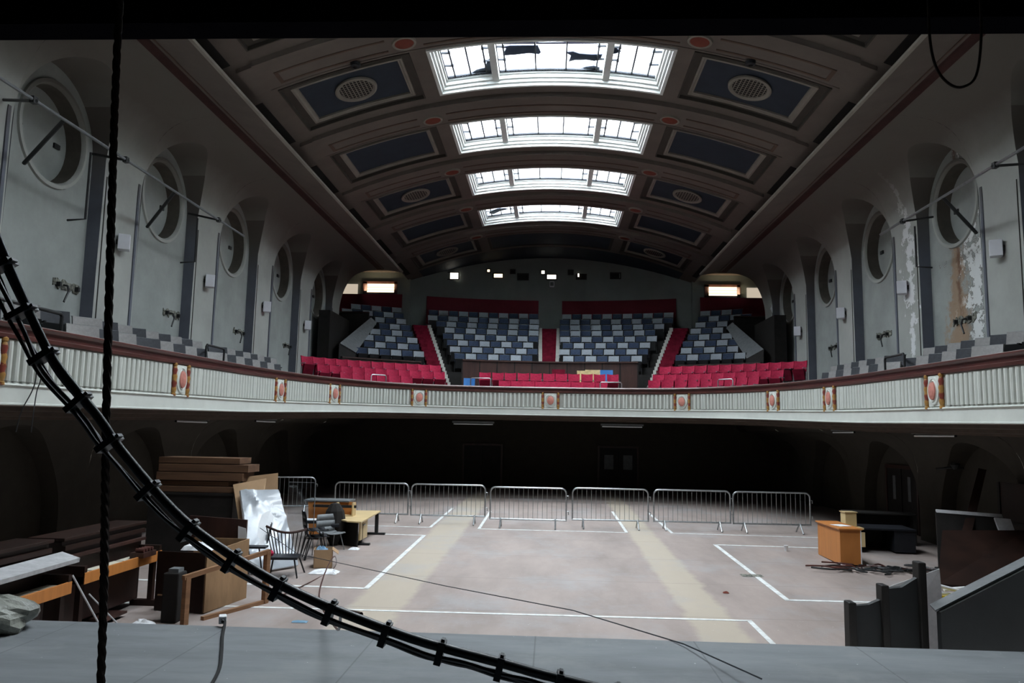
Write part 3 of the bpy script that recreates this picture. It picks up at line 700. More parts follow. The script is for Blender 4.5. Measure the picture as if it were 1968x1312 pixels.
# flutes: upright half-round ribs between the medallions
fl0 = None; farb = MB(); cnt = 0; nfl = int(LEN/.145)
for i in range(nfl+1):
    s_ = -half+LEN*i/nfl
    if any(abs(s_-q) < .37 for q in stations): continue
    (x, y), (nx, ny) = at_s(s_); 
    if y < 7.2: continue
    if y < 27.6 and cnt < 298:
        if fl0 is None:
            b = MB(); b.prism([(-.042, .0), (-.036, -.04), (-.014, -.06), (.014, -.06), (.036, -.04), (.042, 0)], 'z', -.775, -.25); fl0 = b.build('flute', m_fascia, bal, smooth=False); o = fl0
        else: o = inst(fl0, 'flute', parent=bal)
        o.scale = (1, 1, hf(y)); o.location = (x, y, rimz(y)); o.rotation_euler = (0, 0, math.atan2(nx, -ny)); cnt += 1
    else:
        m4 = Matrix.Translation((x, y, rimz(y))) @ Matrix.Rotation(math.atan2(nx, -ny), 4, 'Z') @ Matrix.Diagonal((1, 1, hf(y), 1))
        poly = [(-.042, .0), (-.036, -.04), (-.014, -.06), (.014, -.06), (.036, -.04), (.042, 0)]; k = 6
        farb.add([m4 @ Vector((u, v, zz)) for zz in (-.775, -.25) for u, v in poly], [(j, (j+1) % k, (j+1) % k+k, j+k) for j in range(k)])
farb.build('fluting', m_fascia, bal, kind='stuff')
# balcony floor (also its underside)
outer = [(x, y) for x, y in RIM[::2]]
def level(dz, name, m, inset=.1):
    lp = []
    for i, (x, y) in enumerate(RIM):
        if i % 2 and i not in (0, len(RIM)-1): continue
        nx, ny = norm(RIM, i); lp.append((x-nx*inset, y-ny*inset, rimz(y)+dz))
    lp += [(9.5, 6.0, rimz(6)+dz), (9.5, 34.3, rimz(34.3)+dz), (-9.5, 34.3, rimz(34.3)+dz), (-9.5, 6.0, rimz(6)+dz)]
    return fill([lp]).build(name, m)
bf = struct(level(-.62, 'floor_balcony', m_wood_vdk))
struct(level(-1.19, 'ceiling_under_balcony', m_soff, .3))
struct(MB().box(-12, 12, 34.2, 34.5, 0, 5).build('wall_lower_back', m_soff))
# doors under the balcony
for n, (xa, xb, zt) in enumerate(((-3.62, -2.02, 2.18), (2.25, 3.85, 2.18))):
    d = MB(); d.box(xa-.08, xa, 34.1, 34.22, fz(34), zt+.08); d.box(xb, xb+.08, 34.1, 34.22, fz(34), zt+.08); d.box(xa, xb, 34.1, 34.22, zt, zt+.08)
    do = struct(d.build('door_%d' % (n+1), m_wood_dk)); xm = (xa+xb)/2
    for a_, b_ in ((xa, xm-.01), (xm+.01, xb)):
        lf = MB().box(a_, b_, 34.12, 34.18, fz(34), zt).build('door_leaf', m_wood_vdk, do)
        if n == 1: MB().box(a_+.2, b_-.2, 34.10, 34.125, fz(34)+.9, zt-.3).build('glazed_panel', m_plasg, lf)
# right side lobby doors in the lower recess
d = MB(); X0 = 9.45+.35; d.box(X0-.08, X0, 21.2, 21.28, .25, 2.0); d.box(X0-.08, X0, 23.1, 23.18, .25, 2.0); d.box(X0-.08, X0, 21.2, 23.18, 1.95, 2.05)
do = struct(d.build('door_3', m_wood_dk))
for a_ in (21.3, 22.22):
    lf = MB().box(X0-.06, X0-.01, a_, a_+.86, .27, 1.95).build('door_leaf', m_wood_vdk, do)
    MB().box(X0-.07, X0-.055, a_+.34, a_+.5, 1.1, 1.75).build('glazed_panel', m_plasg, lf)

# ---- seating terraces of the upper bank (concentric steps)
R1, DR, Z1, DZ = 14.4, .60, 5.345, .363
def sector(R0, R1_, t0, t1, z0, z1, n=10):
    mb = MB(); a0, a1 = arcw(R0, t0, t1, z0, z1, n); b0, b1 = arcw(R1_, t0, t1, z0, z1, n)
    mb.strip(a0, a1); mb.strip(a1, b1); mb.quad(a0[0], a1[0], b1[0], b0[0]); mb.quad(a0[-1], a1[-1], b1[-1], b0[-1]); mb.strip(b0, b1); return mb
terr = struct(sector(R1-.5, 19.2, rad_(-36), rad_(36), 3.5, Z1-.01, 24).build('floor_terrace', m_wood_vdk))
TH_C = 18.6; TH_A = 21.7
for i in range(8):
    R0 = R1+DR*i-.35; z = Z1+DZ*i
    for t0, t1 in ((-36, -TH_A), (-TH_C, -1.75), (1.75, TH_C), (TH_A, 36)):
        sector(R0, R0+DR+.02 if i < 7 else 19.22, rad_(t0), rad_(t1), z-.45, z, 12).build('terrace_step', m_wood_vdk, terr)
# aisles: two carpeted treads to a row, white nosing blocks beside them
def aisle(t0, t1, r_from, n_st, z_from, edge_sides, nm):
    for j in range(n_st):
        R0 = r_from+DR/2*j; z = z_from+DZ/2*j
        sector(R0, R0+DR/2+.01, rad_(t0), rad_(t1), z-.25, z, 4).build('carpet_tread', m_carpet, terr)
        for ed in edge_sides:
            sector(R0-.02, R0+DR/2, rad_(ed[0]), rad_(ed[1]), z-.24, z+.035, 2).build('nosing_block', m_step, terr)
aisle(-1.15, 1.15, R1-.55, 16, Z1-.1, ((-1.75, -1.15), (1.15, 1.75)), 'c')
aisle(-21.6, -19.3, 11.0, 24, Z1-.1-DZ/2*8.6, ((-19.3, -18.75),), 'l')
aisle(19.3, 21.6, 11.0, 24, Z1-.1-DZ/2*8.6, ((18.75, 19.3),), 'r')
# front tiers for the crimson seats
def rim_off(d, y_min, dz, name, m, x_lim=None):
    """band following the rim, set back by d..d+.95"""
    mb = MB(); prev = None
    for i, (x, y) in enumerate(RIM):
        if y < y_min: prev = None; continue
        nx, ny = norm(RIM, i); a = (x-nx*d, y-ny*d); b = (x-nx*(d+.95), y-ny*(d+.95)); z0 = rimz(y)-.62; z = z0+dz
        q = [(a[0], a[1], z0-.1), (a[0], a[1], z), (b[0], b[1], z), (b[0], b[1], z0-.1)]
        if prev: mb.strip(prev, q)
        prev = q
    return mb.build(name, m, bf, merge=True)
rim_off(.25, 22.5, .04, 'front_tier', m_carpet); rim_off(1.1, 23, .25, 'middle_tier', m_carpet); rim_off(1.95, 23.5, .48, 'rear_tier', m_carpet)
for s in (-1, 1):
    MB().box(min(s*8.0, s*9.45), max(s*8.0, s*9.45), 6.2, 22.2, 3.3, 3.80).build('wall_side_tier', m_wood_vdk, bf)
# mahogany parapets in front of the blocks
def parapet(R, t0, t1, z0, z1, name, label):
    p = thing(name, label, 'parapet')
    sector(R, R+.08, rad_(t0), rad_(t1), z0, z1-.06, 14).build('panelling', m_wood_dk, p)
    sector(R-.05, R+.13, rad_(t0), rad_(t1), z1-.06, z1, 14).build('capping', m_wood_dk, p)
    n = max(2, int(abs(t1-t0)/3.2))
    for q in range(n+1):
        t = t0+(t1-t0)*q/n; sector(R-.02, R+.01, rad_(t-.12), rad_(t+.12), z0, z1-.06, 1).build('stile', m_wood_vdk, p)
    return p
parapet(12.75, -16.6, 17.0, 4.2, 5.80, 'parapet', 'long dark mahogany parapet behind the central crimson seats')
parapet(13.95, -37.5, -23.2, 4.6, 5.74, 'parapet', 'curved mahogany parapet below the left side block of chequered seats')
parapet(13.95, 23.2, 37.5, 4.6, 5.74, 'parapet', 'curved mahogany parapet below the right side block of chequered seats')
# dark entrance enclosures and sloping wing screens
for s, sd in ((-1, 'left'), (1, 'right')):
    e = thing('entrance_enclosure', 'tall near-black timber enclosure against the %s wall behind crimson seats' % sd, 'enclosure')
    MB().box(min(s*8.95, s*9.42), max(s*8.95, s*9.42), 31.2, 34.2, 3.8, 7.6).build('side_panel', m_wood_vdk, e)
    MB().box(min(s*8.35, s*10.4), max(s*8.35, s*10.4), 35.4, 35.5, 5.1, 8.15).build('front_panel', m_wood_vdk, e)
    MB().box(min(s*8.35, s*10.4), max(s*8.35, s*10.4), 35.35, 35.55, 8.15, 8.2).build('capping', m_wood_dk, e)
    q = MB().slab([(s*8.66, 31.7, 6.27), (s*8.1, 32.2, 5.93), (s*7.95, 35.2, 7.63), (s*8.23, 35.2, 7.87)], .05)
    tag(q.build('wing_screen', m_plasg), 'grey sloping triangular screen beside the %s chequered block' % sd, 'screen')
    l2 = MB().slab([(s*8.66, 31.7, 6.27), (s*8.1, 32.2, 5.93), (s*8.1, 32.2, 4.3), (s*8.66, 31.7, 4.3)], .05)
    l2.build('lower_panel', m_wood_vdk, e)
# ---- unseen outer shell, added to block sky light leaking round the walls
sh = MB()
for s in (-1, 1):
    sh.box(min(s*12.5, s*12.7), max(s*12.5, s*12.7), 5.4, 42, -.5, 13); sh.box(min(s*3.1, s*12.7), max(s*3.1, s*12.7), 5.4, 42, 12.75, 13)
sh.box(-12.7, 12.7, 41.9, 42.1, -.5, 13)
edges = [5.4]+[v for a, b in SKY for v in (a-.1, b+.1)]+[42]
for a, b in zip(edges[::2], edges[1::2]): sh.box(-3.1, 3.1, a, b, 12.75, 13)
struct(sh.build('wall_light_block', m_drape))
up = MB()
for a, b in SKY:      # boarded upstands of each roof light
    for x in (-3.1, 3.02): up.box(x, x+.08, a-.1, b+.1, 11.9, 12.9)
    for y in (a-.1, b+.02): up.box(-3.1, 3.1, y, y+.08, 11.9, 12.9)
struct(up.build('trim_1', m_dust))

# ============================================================ THEATRE SEATS
def curved_back(w_, z0, z1, th, bow, lean, mb=None, dip=0, n=6):
    """upright upholstered back, concave to the sitter (front = -Y)"""
    mb = mb or MB(); F_, B_ = [], []
    rows = [z0, (z0+z1)/2, z1]
    for z in rows:
        t = (z-z0)/(z1-z0); a = []; b = []
        for i in range(n+1):
            u = -1+2*i/n; x = u*w_/2*(1-.0*t); yy = lean*t-bow*u*u; zz = z-(dip*(1-u*u) if t == 1 else 0)
            a.append((x, yy, zz)); b.append((x, yy+th, zz))
        F_.append(a); B_.append(b)
    for P in (F_, B_):
        for A, B in zip(P, P[1:]): mb.strip(A, B)
    mb.strip(F_[-1], B_[-1]); mb.strip(F_[0], B_[0])
    for e in (0, -1): mb.strip([F_[k][e] for k in range(3)], [B_[k][e] for k in range(3)])
    return mb
def seat_proto(name, label, m_up, group, w_=.46, h=.87, red=False):
    t = thing(name, label, 'seat', (0, 0, 0), 0, group)
    curved_back(w_, .40 if red else .47, h, .05, .04 if not red else .05, .10, dip=.0 if not red else .02).build('backrest', m_up, t, smooth=True)
    ft = .54 if red else .605
    cu = MB(); cu.add([(-w_/2+.03, -.05, .20), (w_/2-.03, -.05, .20), (w_/2-.03, .03, .20), (-w_/2+.03, .03, .20), (-w_/2+.03, -.16, ft), (w_/2-.03, -.16, ft), (w_/2-.03, -.05, ft+.02), (-w_/2+.03, -.05, ft+.02)],
           [(0, 3, 2, 1), (4, 5, 6, 7), (0, 1, 5, 4), (1, 2, 6, 5), (2, 3, 7, 6), (3, 0, 4, 7)]); cu.build('folded_seat', m_carpet if red else m_blackm, t, bevel=0)
    tr = MB()
    if red: tr.box(-w_/2, -w_/2+.03, .09, .13, .42, h-.02)
    else: tr.box(-w_/2, w_/2, .105, .155, h-.004, h+.008)
    if not red: tr.build('top_trim', m_metal, t)
    fr = MB()
    for q in (-1, 1): fr.box(q*w_/2-.012, q*w_/2+.012, -.04, .02, 0, .46); fr.box(q*w_/2-.015, q*w_/2+.015, -.12, .1, 0, .02); fr.box(q*w_/2-.015, q*w_/2+.015, -.24, .06, .56, .585)
    fr.box(-w_/2, w_/2, -.02, .0, .17, .20)
    fr.build('frame', m_metal if red else m_blackm, t)
    return t
BANK = 'chequered seats in the upper bank'
pg = seat_proto('theatre_seat', 'x', m_grey, BANK); pn = seat_proto('theatre_seat', 'x', m_navy, BANK); used = {0: False, 1: False}
def put(k, x, y, z, rz, label, protos, grp, flags):
    p = protos[k]
    if not flags[k]: flags[k] = True; p.location = (x, y, z); p.rotation_euler = (0, 0, rz); p['label'] = label; return p
    return dup(p, (x, y, z), rz, label, grp)
def bank(side, rows, block):
    """rows: (count, first colour at the aisle 0 grey / 1 navy, gap of the first seat from the aisle line)"""
    for i, (n, k0, s0) in enumerate(rows):
        R = R1+DR*i; z = Z1+DZ*i
        for j in range(n):
            if block == 'centre': th = side*(s0+.25+.505*j)/R*(R/(R))
            else: th = side*(rad_(22.0)+(s0+.25+.505*j)/R)
            k = (k0+j) % 2; x, y, _ = P_(R, th, 0)
            lab = '%s seat, %s from the %s aisle, %s row up, %s %s block' % (('pale grey', 'navy blue')[k], ORD[j+1], 'centre' if block == 'centre' else 'side', ORD[i+1], 'left' if side < 0 else 'right', block)
            put(k, x, y, z, -th, lab, (pg, pn), BANK, used)
bank(-1, [(7, 1, .72), (8, 1, .50), (8, 0, .72), (9, 1, .50), (9, 0, .50), (10, 0, .50), (11, 0, .50), (11, 1, .56)], 'centre')
bank(1, [(7, 0, .62), (8, 0, .46), (8, 1, .62), (9, 0, .50), (9, 1, .50), (10, 1, .50), (11, 1, .50), (11, 0, .62)], 'centre')
bank(-1, [(6, 0, .05), (5, 1, .15), (5, 0, .1), (4, 1, .2), (3, 1, .2), (3, 0, .3), (6, 1, .3), (5, 0, .3)], 'side')
bank(1, [(6, 1, .05), (5, 0, .15), (5, 1, .1), (4, 1, .2), (3, 0, .2), (3, 0, .3), (5, 1, .3), (4, 0, .3)], 'side')
# crimson seats near the balcony front
RED = 'crimson seats near the balcony front'
pr_ = seat_proto('theatre_seat', 'x', m_redseat, RED, w_=.425, h=.837, red=True); uf = {0: False}
def chain(P, n):
    pts, L = even(P, .02); out = []
    for j in range(n):
        i = int((j+.5)/n*(len(pts)-1)); a = pts[max(0, i-8)]; b = pts[min(len(pts)-1, i+8)]; out.append((pts[i], math.atan2(b[1]-a[1], b[0]-a[0])))
    return out
def curve2(P): return [(q.x, q.y) for q in smooth_path([(x, y, 0) for x, y in P], 10)]
RROWS = [  # rows scaled about the camera with nearby chairs and rails, baked into coordinates
 ('left', 'rear', [(-8.225, 25.605), (-7.100, 26.775), (-5.660, 27.810), (-3.950, 28.710)], 12, 4.365),
 ('left', 'middle', [(-7.640, 25.560), (-6.560, 26.460), (-5.210, 27.450), (-3.725, 28.125)], 11, 4.077),
 ('left', 'front', [(-6.875, 25.560), (-5.930, 26.325), (-4.715, 27.090)], 6, 3.825),
 ('right', 'rear', [(4.060, 28.710), (5.680, 27.810), (7.120, 26.775), (8.380, 25.605)], 12, 4.437),
 ('right', 'middle', [(3.745, 28.080), (5.230, 27.270), (6.580, 26.190), (7.525, 25.290)], 11, 4.095),
 ('right', 'front', [(3.520, 27.675), (4.870, 27.180), (5.950, 26.280), (6.760, 25.290)], 9, 3.861),
 ('centre', 'rear', [(-2.555, 28.800), (0.010, 28.890), (2.620, 28.800)], 11, 4.140),
 ('centre', 'front', [(-1.745, 27.900), (0.010, 27.990), (2.125, 27.900)], 9, 3.789),
]
for blk, row, P, n, z in RROWS:
    for j, ((x, y), a) in enumerate(chain(curve2(P), n)):
        lab = 'crimson seat, %s from the left in the %s row of the %s red block' % (ORD[j+1], row, blk)
        o = put(0, x, y, z-.02, a, lab, (pr_,), RED, uf)
# side balcony seats: two rows along each arm, light and charcoal in turn, turned towards the stage
SIDEG = 'grey tip-up seats along the side balconies'
ps0 = seat_proto('theatre_seat', 'x', m_grey2, SIDEG, w_=.52, h=.86); ps1 = seat_proto('theatre_seat', 'x', m_char, SIDEG, w_=.52, h=.86); us = {0: False, 1: False}
def side_seats(s, runs):
    for row, X_, dz, ys_, k0 in runs:
        for j, y in enumerate(ys_):
            k = (k0+j) % 2; nm = '%s seat, %s from the stage in the %s row, %s side balcony' % (('light grey', 'charcoal')[k], ORD[j+1], row, 'left' if s < 0 else 'right')
            put(k, s*X_, y, rimz(y)-.57+dz, s*rad_(-52), nm, (ps0, ps1), SIDEG, us)
def rng(a, b, st): 
    out = []; y = a
    while y < b: out.append(y); y += st
    return out
side_seats(-1, [('wall-side', 8.45, .29, [11.0, 12.1, 12.9]+rng(13.9, 18.6, .53)+rng(19.6, 23.6, .53), 1), ('rim-side', 7.72, .0, [10.2, 12.6, 13.2, 13.8]+rng(14.7, 17.0, .53)+rng(17.9, 22.0, .53), 1)])
side_seats(1, [('wall-side', 8.45, .29, rng(12.6, 17.9, .53)+rng(19.4, 23.4, .53), 1), ('rim-side', 7.72, .0, [12.1]+rng(14.0, 17.0, .53)+rng(18.0, 22.0, .53), 1)])
# odd seats standing behind the central red rows
def odd(x, y, z, m, name, label, k=.5):
    t = thing(name, label, 'seat', (x, y, z), 0)
    curved_back(k, .42, .95, .05, .03, .06).build('backrest', m, t, smooth=True)
    MB().box(-k/2, k/2, -.42, .0, .38, .44).build('seat_pad', m, t, bevel=.01)
    for a in (-k/2+.03, k/2-.03):
        for b in (-.38, -.02): MB().rod((a, b, 0), (a, b, .40), .012).build('leg', m_metal, t)
m_creamy = mat('cream_stained_vinyl', (.62, .50, .26), .6, var=.2, scale=9)
odd(0.396, 30.030, 4.256, m_carpet, 'chair', 'very dark red chair against the central mahogany parapet'); odd(1.709, 30.030, 4.256, m_creamy, 'chair', 'cream stained chair behind central crimson seats', .58)
odd(1.314, 30.255, 4.238, m_creamy, 'chair', 'cream chair half hidden left of the other cream chair', .4); odd(2.232, 30.030, 4.256, m_bluepl, 'chair', 'bright blue chair right of the cream chair by parapet')
odd(-2.915, 28.800, 3.775, m_bluepl, 'chair', 'small blue chair at left end of the central crimson rows', .42)
# short guard rails
def guard(x, y, z, L_, a, m, label, h=.62, r=.02):
    t = thing('guard_rail', label, 'rail', (x, y, z), a)
    MB().tube([(-L_/2, 0, 0), (-L_/2, 0, h-.04), (-L_/2+.04, 0, h), (L_/2-.04, 0, h), (L_/2, 0, h-.04), (L_/2, 0, 0)], r, 8).build('hoop', m, t, smooth=True)
    MB().box(-L_/2-.05, -L_/2+.05, -.05, .05, 0, .015).build('foot', m, t); MB().box(L_/2-.05, L_/2+.05, -.05, .05, 0, .015).build('foot', m, t)
guard(-2.420, 27.990, rimz(27.4)-.40, .72, 0, m_metal, 'steel guard rail at left end of central crimson seats', .72)
guard(2.215, 27.540, rimz(27)-.58, .75, 0, m_metal, 'steel guard rail at right end of central crimson seats', .80)
guard(-5.621, 25.710, rimz(26)-.5, .55, .7, m_metal, 'steel guard rail among the left crimson seats', .74)
guard(5.684, 25.260, rimz(26)-.5, .55, -.8, m_metal, 'steel guard rail among the right crimson seats', .74)
guard(-7.5, 17.25, rimz(17.25)-.62, .95, PI/2, m_blackm, 'black steel hoop rail between seat groups, left side balcony', .98, .025)
guard(7.5, 17.15, rimz(17.15)-.62, .95, PI/2, m_blackm, 'black steel hoop rail between seat groups, right side balcony', .98, .025)
guard(-7.5, 10.7, rimz(10.7)-.62, 1.9, PI/2, m_blackm, 'black steel hoop rail at the stage end, left side balcony', .98, .028)
guard(7.885, 25.830, rimz(25)-.2, .5, .5, m_blackm, 'black rail at outer end of the right crimson seats', .85)

# ============================================================ WALL FITTINGS
for s, sd in ((-1, 'left'), (1, 'right')):
    for j, cY in enumerate(NCH[2:6]):
        y = cY+2.12; t = thing('wall_speaker', 'small white box speaker on the %s wall, %s from the stage' % (sd, ORD[j+1]), 'speaker', (s*W, y, 6.72), 0, 'white speakers on the side walls')
        mt = Matrix.Rotation(s*rad_(-28), 4, 'Z')
        MB().box(min(-s*.26, -s*.02), max(-s*.26, -s*.02), -.13, .13, -.17, .17, mt).build('cabinet', m_boxw, t, bevel=.01)
        MB().box(-.04, .04, -.05, .05, -.05, .05).build('bracket', m_blackm, t)
        for q in (-.131, .131)[:1]: MB().box(min(-s*.25, -s*.03), max(-s*.25, -s*.03), .131, .134, -.16, .16, mt).build('dark_side', m_plasb, t)
# patches of bare plaster where wall lights were, with dangling conduit
def fitting(s, y, z, L_, label):
    t = thing('light_fitting_scar', label, 'fitting', (s*(W+.28), y, z), 0); r_ = random.Random(int(y*10))
    n = 14; top = [(-L_/2+L_*i/n, .07+r_.uniform(-.05, .05)) for i in range(n+1)]; bot = [(L_/2-L_*i/n, -.07+r_.uniform(-.06, .05)) for i in range(n+1)]
    MB().prism(top+bot, 'x', -s*.0, -s*.02).build('bare_patch', m_groove if False else m_scar, t)
    MB().tube([(-s*.03, -.1, .0), (-s*.12, -.12, -.02), (-s*.2, -.2, -.15), (-s*.22, -.35, -.38)], .022, 6).build('conduit', m_blackm, t)
    for q in (-.3, .3): MB().box(min(-s*.1, 0), max(-s*.1, 0), q-.03, q+.03, -.06, .03).build('bracket_stub', m_blackm, t)
m_scar = mat('bare_scarred_plaster', (.20, .20, .17), .9, var=.7, scale=14)
for j, (y, z) in enumerate(((15.1, 5.50), (19.5, 5.62), (23.9, 5.72), (28.4, 5.80))): fitting(-1, y, z, .85, 'torn out light fitting low on the left wall, %s recess from stage' % ORD[j+1])
for j, (y, z) in enumerate(((18.5, 5.55), (22.9, 5.75), (26.9, 5.85))): fitting(1, y, z, 1.0, 'torn out light fitting low on the right wall, %s recess from stage' % ORD[j+1])
# lighting bars on brackets with brace poles
for s, sd, zb in ((-1, 'left', 7.88), (1, 'right', 7.80)):
    t = thing('lighting_bar', 'long dusty steel lighting bar sloping away along the %s wall' % sd, 'pipe', (0, 0, 0))
    ye = 20.3 if s < 0 else 19.4
    MB().rod((s*8.25, 6.0, zb), (s*8.25, ye, zb), .028, 8).build('pipe', m_metal if s > 0 else m_plasg, t)
    BR, BC, DR_ = (((11.6, 12.5), (14.35, 15.1), (18.65, 19.5)), ((12.42, 13.16), (16.4, 17.5)), ((14.4, 6.7), (19.1, 6.9))) if s < 0 else (((14.35, 15.4), (18.16, 19.2)), ((16.33, 17.3),), ((19.2, 6.95),))
    for ya_, yb_ in BR:
        b = MB(); b.rod((s*9.44, yb_, zb+.40), (s*8.2, ya_, zb-.02), .028, 6); b.box(s*8.25-.04, s*8.25+.04, ya_-.05, ya_+.05, zb-.06, zb+.05); b.build('bracket', m_blackm, t)
    for ya_, yb_ in BC: MB().rod((s*8.27, ya_, zb), (s*9.44, yb_, zb-.5), .038, 8).build('brace', m_blackm, t)
    for yd, zl in DR_:
        b = MB(); b.tube([(s*9.0, yd, zb+.16), (s*9.0, yd, zl), (s*9.42, yd+.1, zl)], .022, 6); b.build('drop_frame', m_blackm, t)
# rear speaker and ceiling detector
t = thing('wall_speaker', 'small grey speaker under the middle projection ports on back wall', 'speaker', (.1, 39.6, 10.38)); MB().box(-.12, .12, -.12, .06, -.14, .14).build('cabinet', m_boxw, t, bevel=.02); MB().box(-.09, .09, -.135, -.12, -.1, .1).build('grille', m_plasg, t)
for x, sd in ((-4.46, 'left'), (4.46, 'right')):
    t = thing('ceiling_fixture', 'small dark round fitting on the vault, %s of nearest roof light' % sd, 'fitting', (x, 16.8, zv(x)-.1)); MB().lathe([(.06, -.12), (.11, -.1), (.12, -.03), (.07, 0)], seg=16).build('housing', m_plasb, t, smooth=True); MB().lathe([(.03, -.15), (.05, -.12)], seg=10).build('lens', m_black, t)
# strip lights under the balcony
tube0 = None
for j, (x, y, rz, L_, lb) in enumerate(((-8.0, 17.4, PI/2, 1.6, 'first strip light from stage under left balcony'), (-8.0, 22.0, PI/2, 1.6, 'second strip light from stage under left balcony'), (8.0, 16.6, PI/2, 1.8, 'first strip light from stage under right balcony'), (8.0, 21.6, PI/2, 1.6, 'second strip light from stage under right balcony'),
         (-2.65, 28.0, 0, 1.5, 'strip light under the balcony front, left of centre'), (2.65, 28.0, 0, 1.5, 'strip light under the balcony front, right of centre'))):
    t = thing('strip_light', 'unlit ' + lb, 'light', (x, y, rimz(y)-1.24), rz)
    MB().box(-L_/2, L_/2, -.05, .05, -.06, 0).build('batten', m_plasg, t); MB().rod((-L_/2+.04, 0, -.10), (L_/2-.04, 0, -.10), .019).build('tube', m_paper, t)
    for q in (-1, 1): MB().box(q*(L_/2-.03)-.015, q*(L_/2-.03)+.015, -.02, .02, -.12, -.05).build('lamp_holder', m_blackm, t)

# ============================================================ HALL FLOOR THINGS (positions computed beforehand from image pixels)
def barrier_proto(label):
    t = thing('crowd_barrier', label, 'barrier', (0, 0, 0), 0, 'steel crowd barriers across the hall')
    L_, z0, z1, r = 1.0, .22, 1.04, .13; P = []
    for cx, cz, a0 in ((L_-r, z0+.0, 0), ): pass
    P = [(-L_, 0, z0)]
    P += [(-L_, 0, z1-r)]+[(-L_+r-r*math.cos(q), 0, z1-r+r*math.sin(q)) for q in (PI/8, PI/4, 3*PI/8)]+[(-L_+r, 0, z1)]
    P += [(L_-r, 0, z1)]+[(L_-r+r*math.sin(q), 0, z1-r+r*math.cos(q)) for q in (PI/8, PI/4, 3*PI/8)]+[(L_, 0, z1-r), (L_, 0, z0)]
    f_ = MB().tube(P, .021, 8); f_.rod((-L_-.02, 0, z0), (L_+.02, 0, z0), .021, 8); f_.build('frame', m_metal, t, smooth=True)
    b0 = None
    for i in range(15):
        x = -L_+2*L_*(i+1)/16
        if b0 is None: b0 = MB().rod((0, 0, z0), (0, 0, z1), .006, 6).build('bar', m_metal, t); b0.location = (x, 0, 0)
        else: inst(b0, 'bar', (x, 0, 0), parent=t)
    for x in (-.72, .72):
        MB().tube([(x, -.28, .015), (x, -.03, .24), (x, .03, .24), (x, .28, .015)], .018, 8).build('foot', m_metal, t)
    for zz in (.45, .85): MB().tube([(L_+.02, 0, zz), (L_+.06, 0, zz), (L_+.06, 0, zz-.08)], .012, 6).build('coupling', m_metal, t)
    return t
bar0 = barrier_proto('steel crowd barrier, leftmost of the row across the hall, behind pale desk')
def bplace(x, y, rz, lab, first=False):
    if first: bar0.location = (x, y, fz(y)); bar0.rotation_euler = (0, 0, rz); bar0['label'] = lab; return bar0
    return dup(bar0, (x, y, fz(y)), rz, lab)
bplace(-4.72, 21.35, .03, 'steel crowd barrier behind the pale desk, nearest full one to it', True)
bplace(-2.62, 21.3, .01, 'steel crowd barrier second from left, crossing the left tape line')
bplace(-.45, 20.9, -.02, 'steel crowd barrier just left of the middle, leaning on uneven feet')
bplace(1.72, 21.15, .02, 'steel crowd barrier just right of the middle, nearest the right door')
bplace(3.87, 21.2, .0, 'steel crowd barrier second from the right end of the row')
bplace(5.93, 21.15, .02, 'steel crowd barrier at the right end of the row near orange cabinet')
bplace(-7.7, 22.6, .25, 'dim steel crowd barrier deep under the left balcony, mostly behind furniture')
# ---- orange cabinet
t = thing('cabinet', 'orange wood cabinet standing alone right of the tape lines', 'cabinet', (6.2, 17.15, fz(17.15)), rad_(-1))
MB().box(-.20, .20, -.70, .70, .02, .71).build('body', m_orange, t); MB().box(-.235, .235, -.74, .74, .71, .74).build('top', m_orange, t, bevel=.004)
MB().box(.20, .215, -.72, .72, .02, .72).build('back_edge', m_paper, t); MB().box(-.19, .19, -.69, .69, 0, .02).build('plinth', m_wood_vdk, t)
p = MB().box(-.15, .12, -.17, .17, 0, .006).build('paper_sheet', m_paper); p.location = (6.2, 16.95, fz(17.15)+.742); p.rotation_euler = (0, 0, .3); tag(p, 'white paper sheet lying on the orange cabinet', 'paper')
# ---- dark desk behind it
t = thing('desk', 'dark desk with pale drawer front behind the orange cabinet', 'desk', (7.55, 18.6, fz(18.6)), rad_(-6))
MB().box(-.75, -.35, -.4, .55, .50, .535).build('pale_top', m_pale, t); MB().box(-.349, .75, -.4, .55, .50, .535).build('top', m_plasb, t); MB().box(-.7, .75, .5, .55, 0, .5).build('modesty_panel', m_wood_vdk, t)
MB().box(-.72, -.66, -.4, .5, 0, .5).build('end_panel', m_plasb, t); MB().box(.3, .74, -.36, .5, .03, .5).build('pedestal', m_plasb, t)
dr = MB().box(-.64, -.33, -.40, -.37, .12, .44).build('drawer', m_pale, t); MB().box(-.54, -.44, -.42, -.40, .3, .32).build('handle', m_metal, dr)
t = thing('box', 'small pale wooden box on the dark desk behind orange cabinet', 'box', (6.98, 18.65, fz(18.6)+.54), .1); MB().box(-.13, .13, -.12, .12, 0, .3).build('carcass', m_pale, t); MB().box(-.15, .15, -.14, .14, .3, .32).build('lid', m_pale, t)
t = thing('desk', 'second dark desk deep under right balcony behind the pale box', 'desk', (8.15, 19.9, fz(19.9)), -.2)
MB().box(-.8, .8, -.35, .35, .70, .73).build('top', m_wood_vdk, t); MB().box(-.78, -.72, -.33, .33, 0, .7).build('end_panel', m_wood_vdk, t); MB().box(.72, .78, -.33, .33, 0, .7).build('end_panel', m_wood_vdk, t); MB().box(-.72, .72, .28, .32, .2, .7).build('modesty_panel', m_wood_vdk, t)
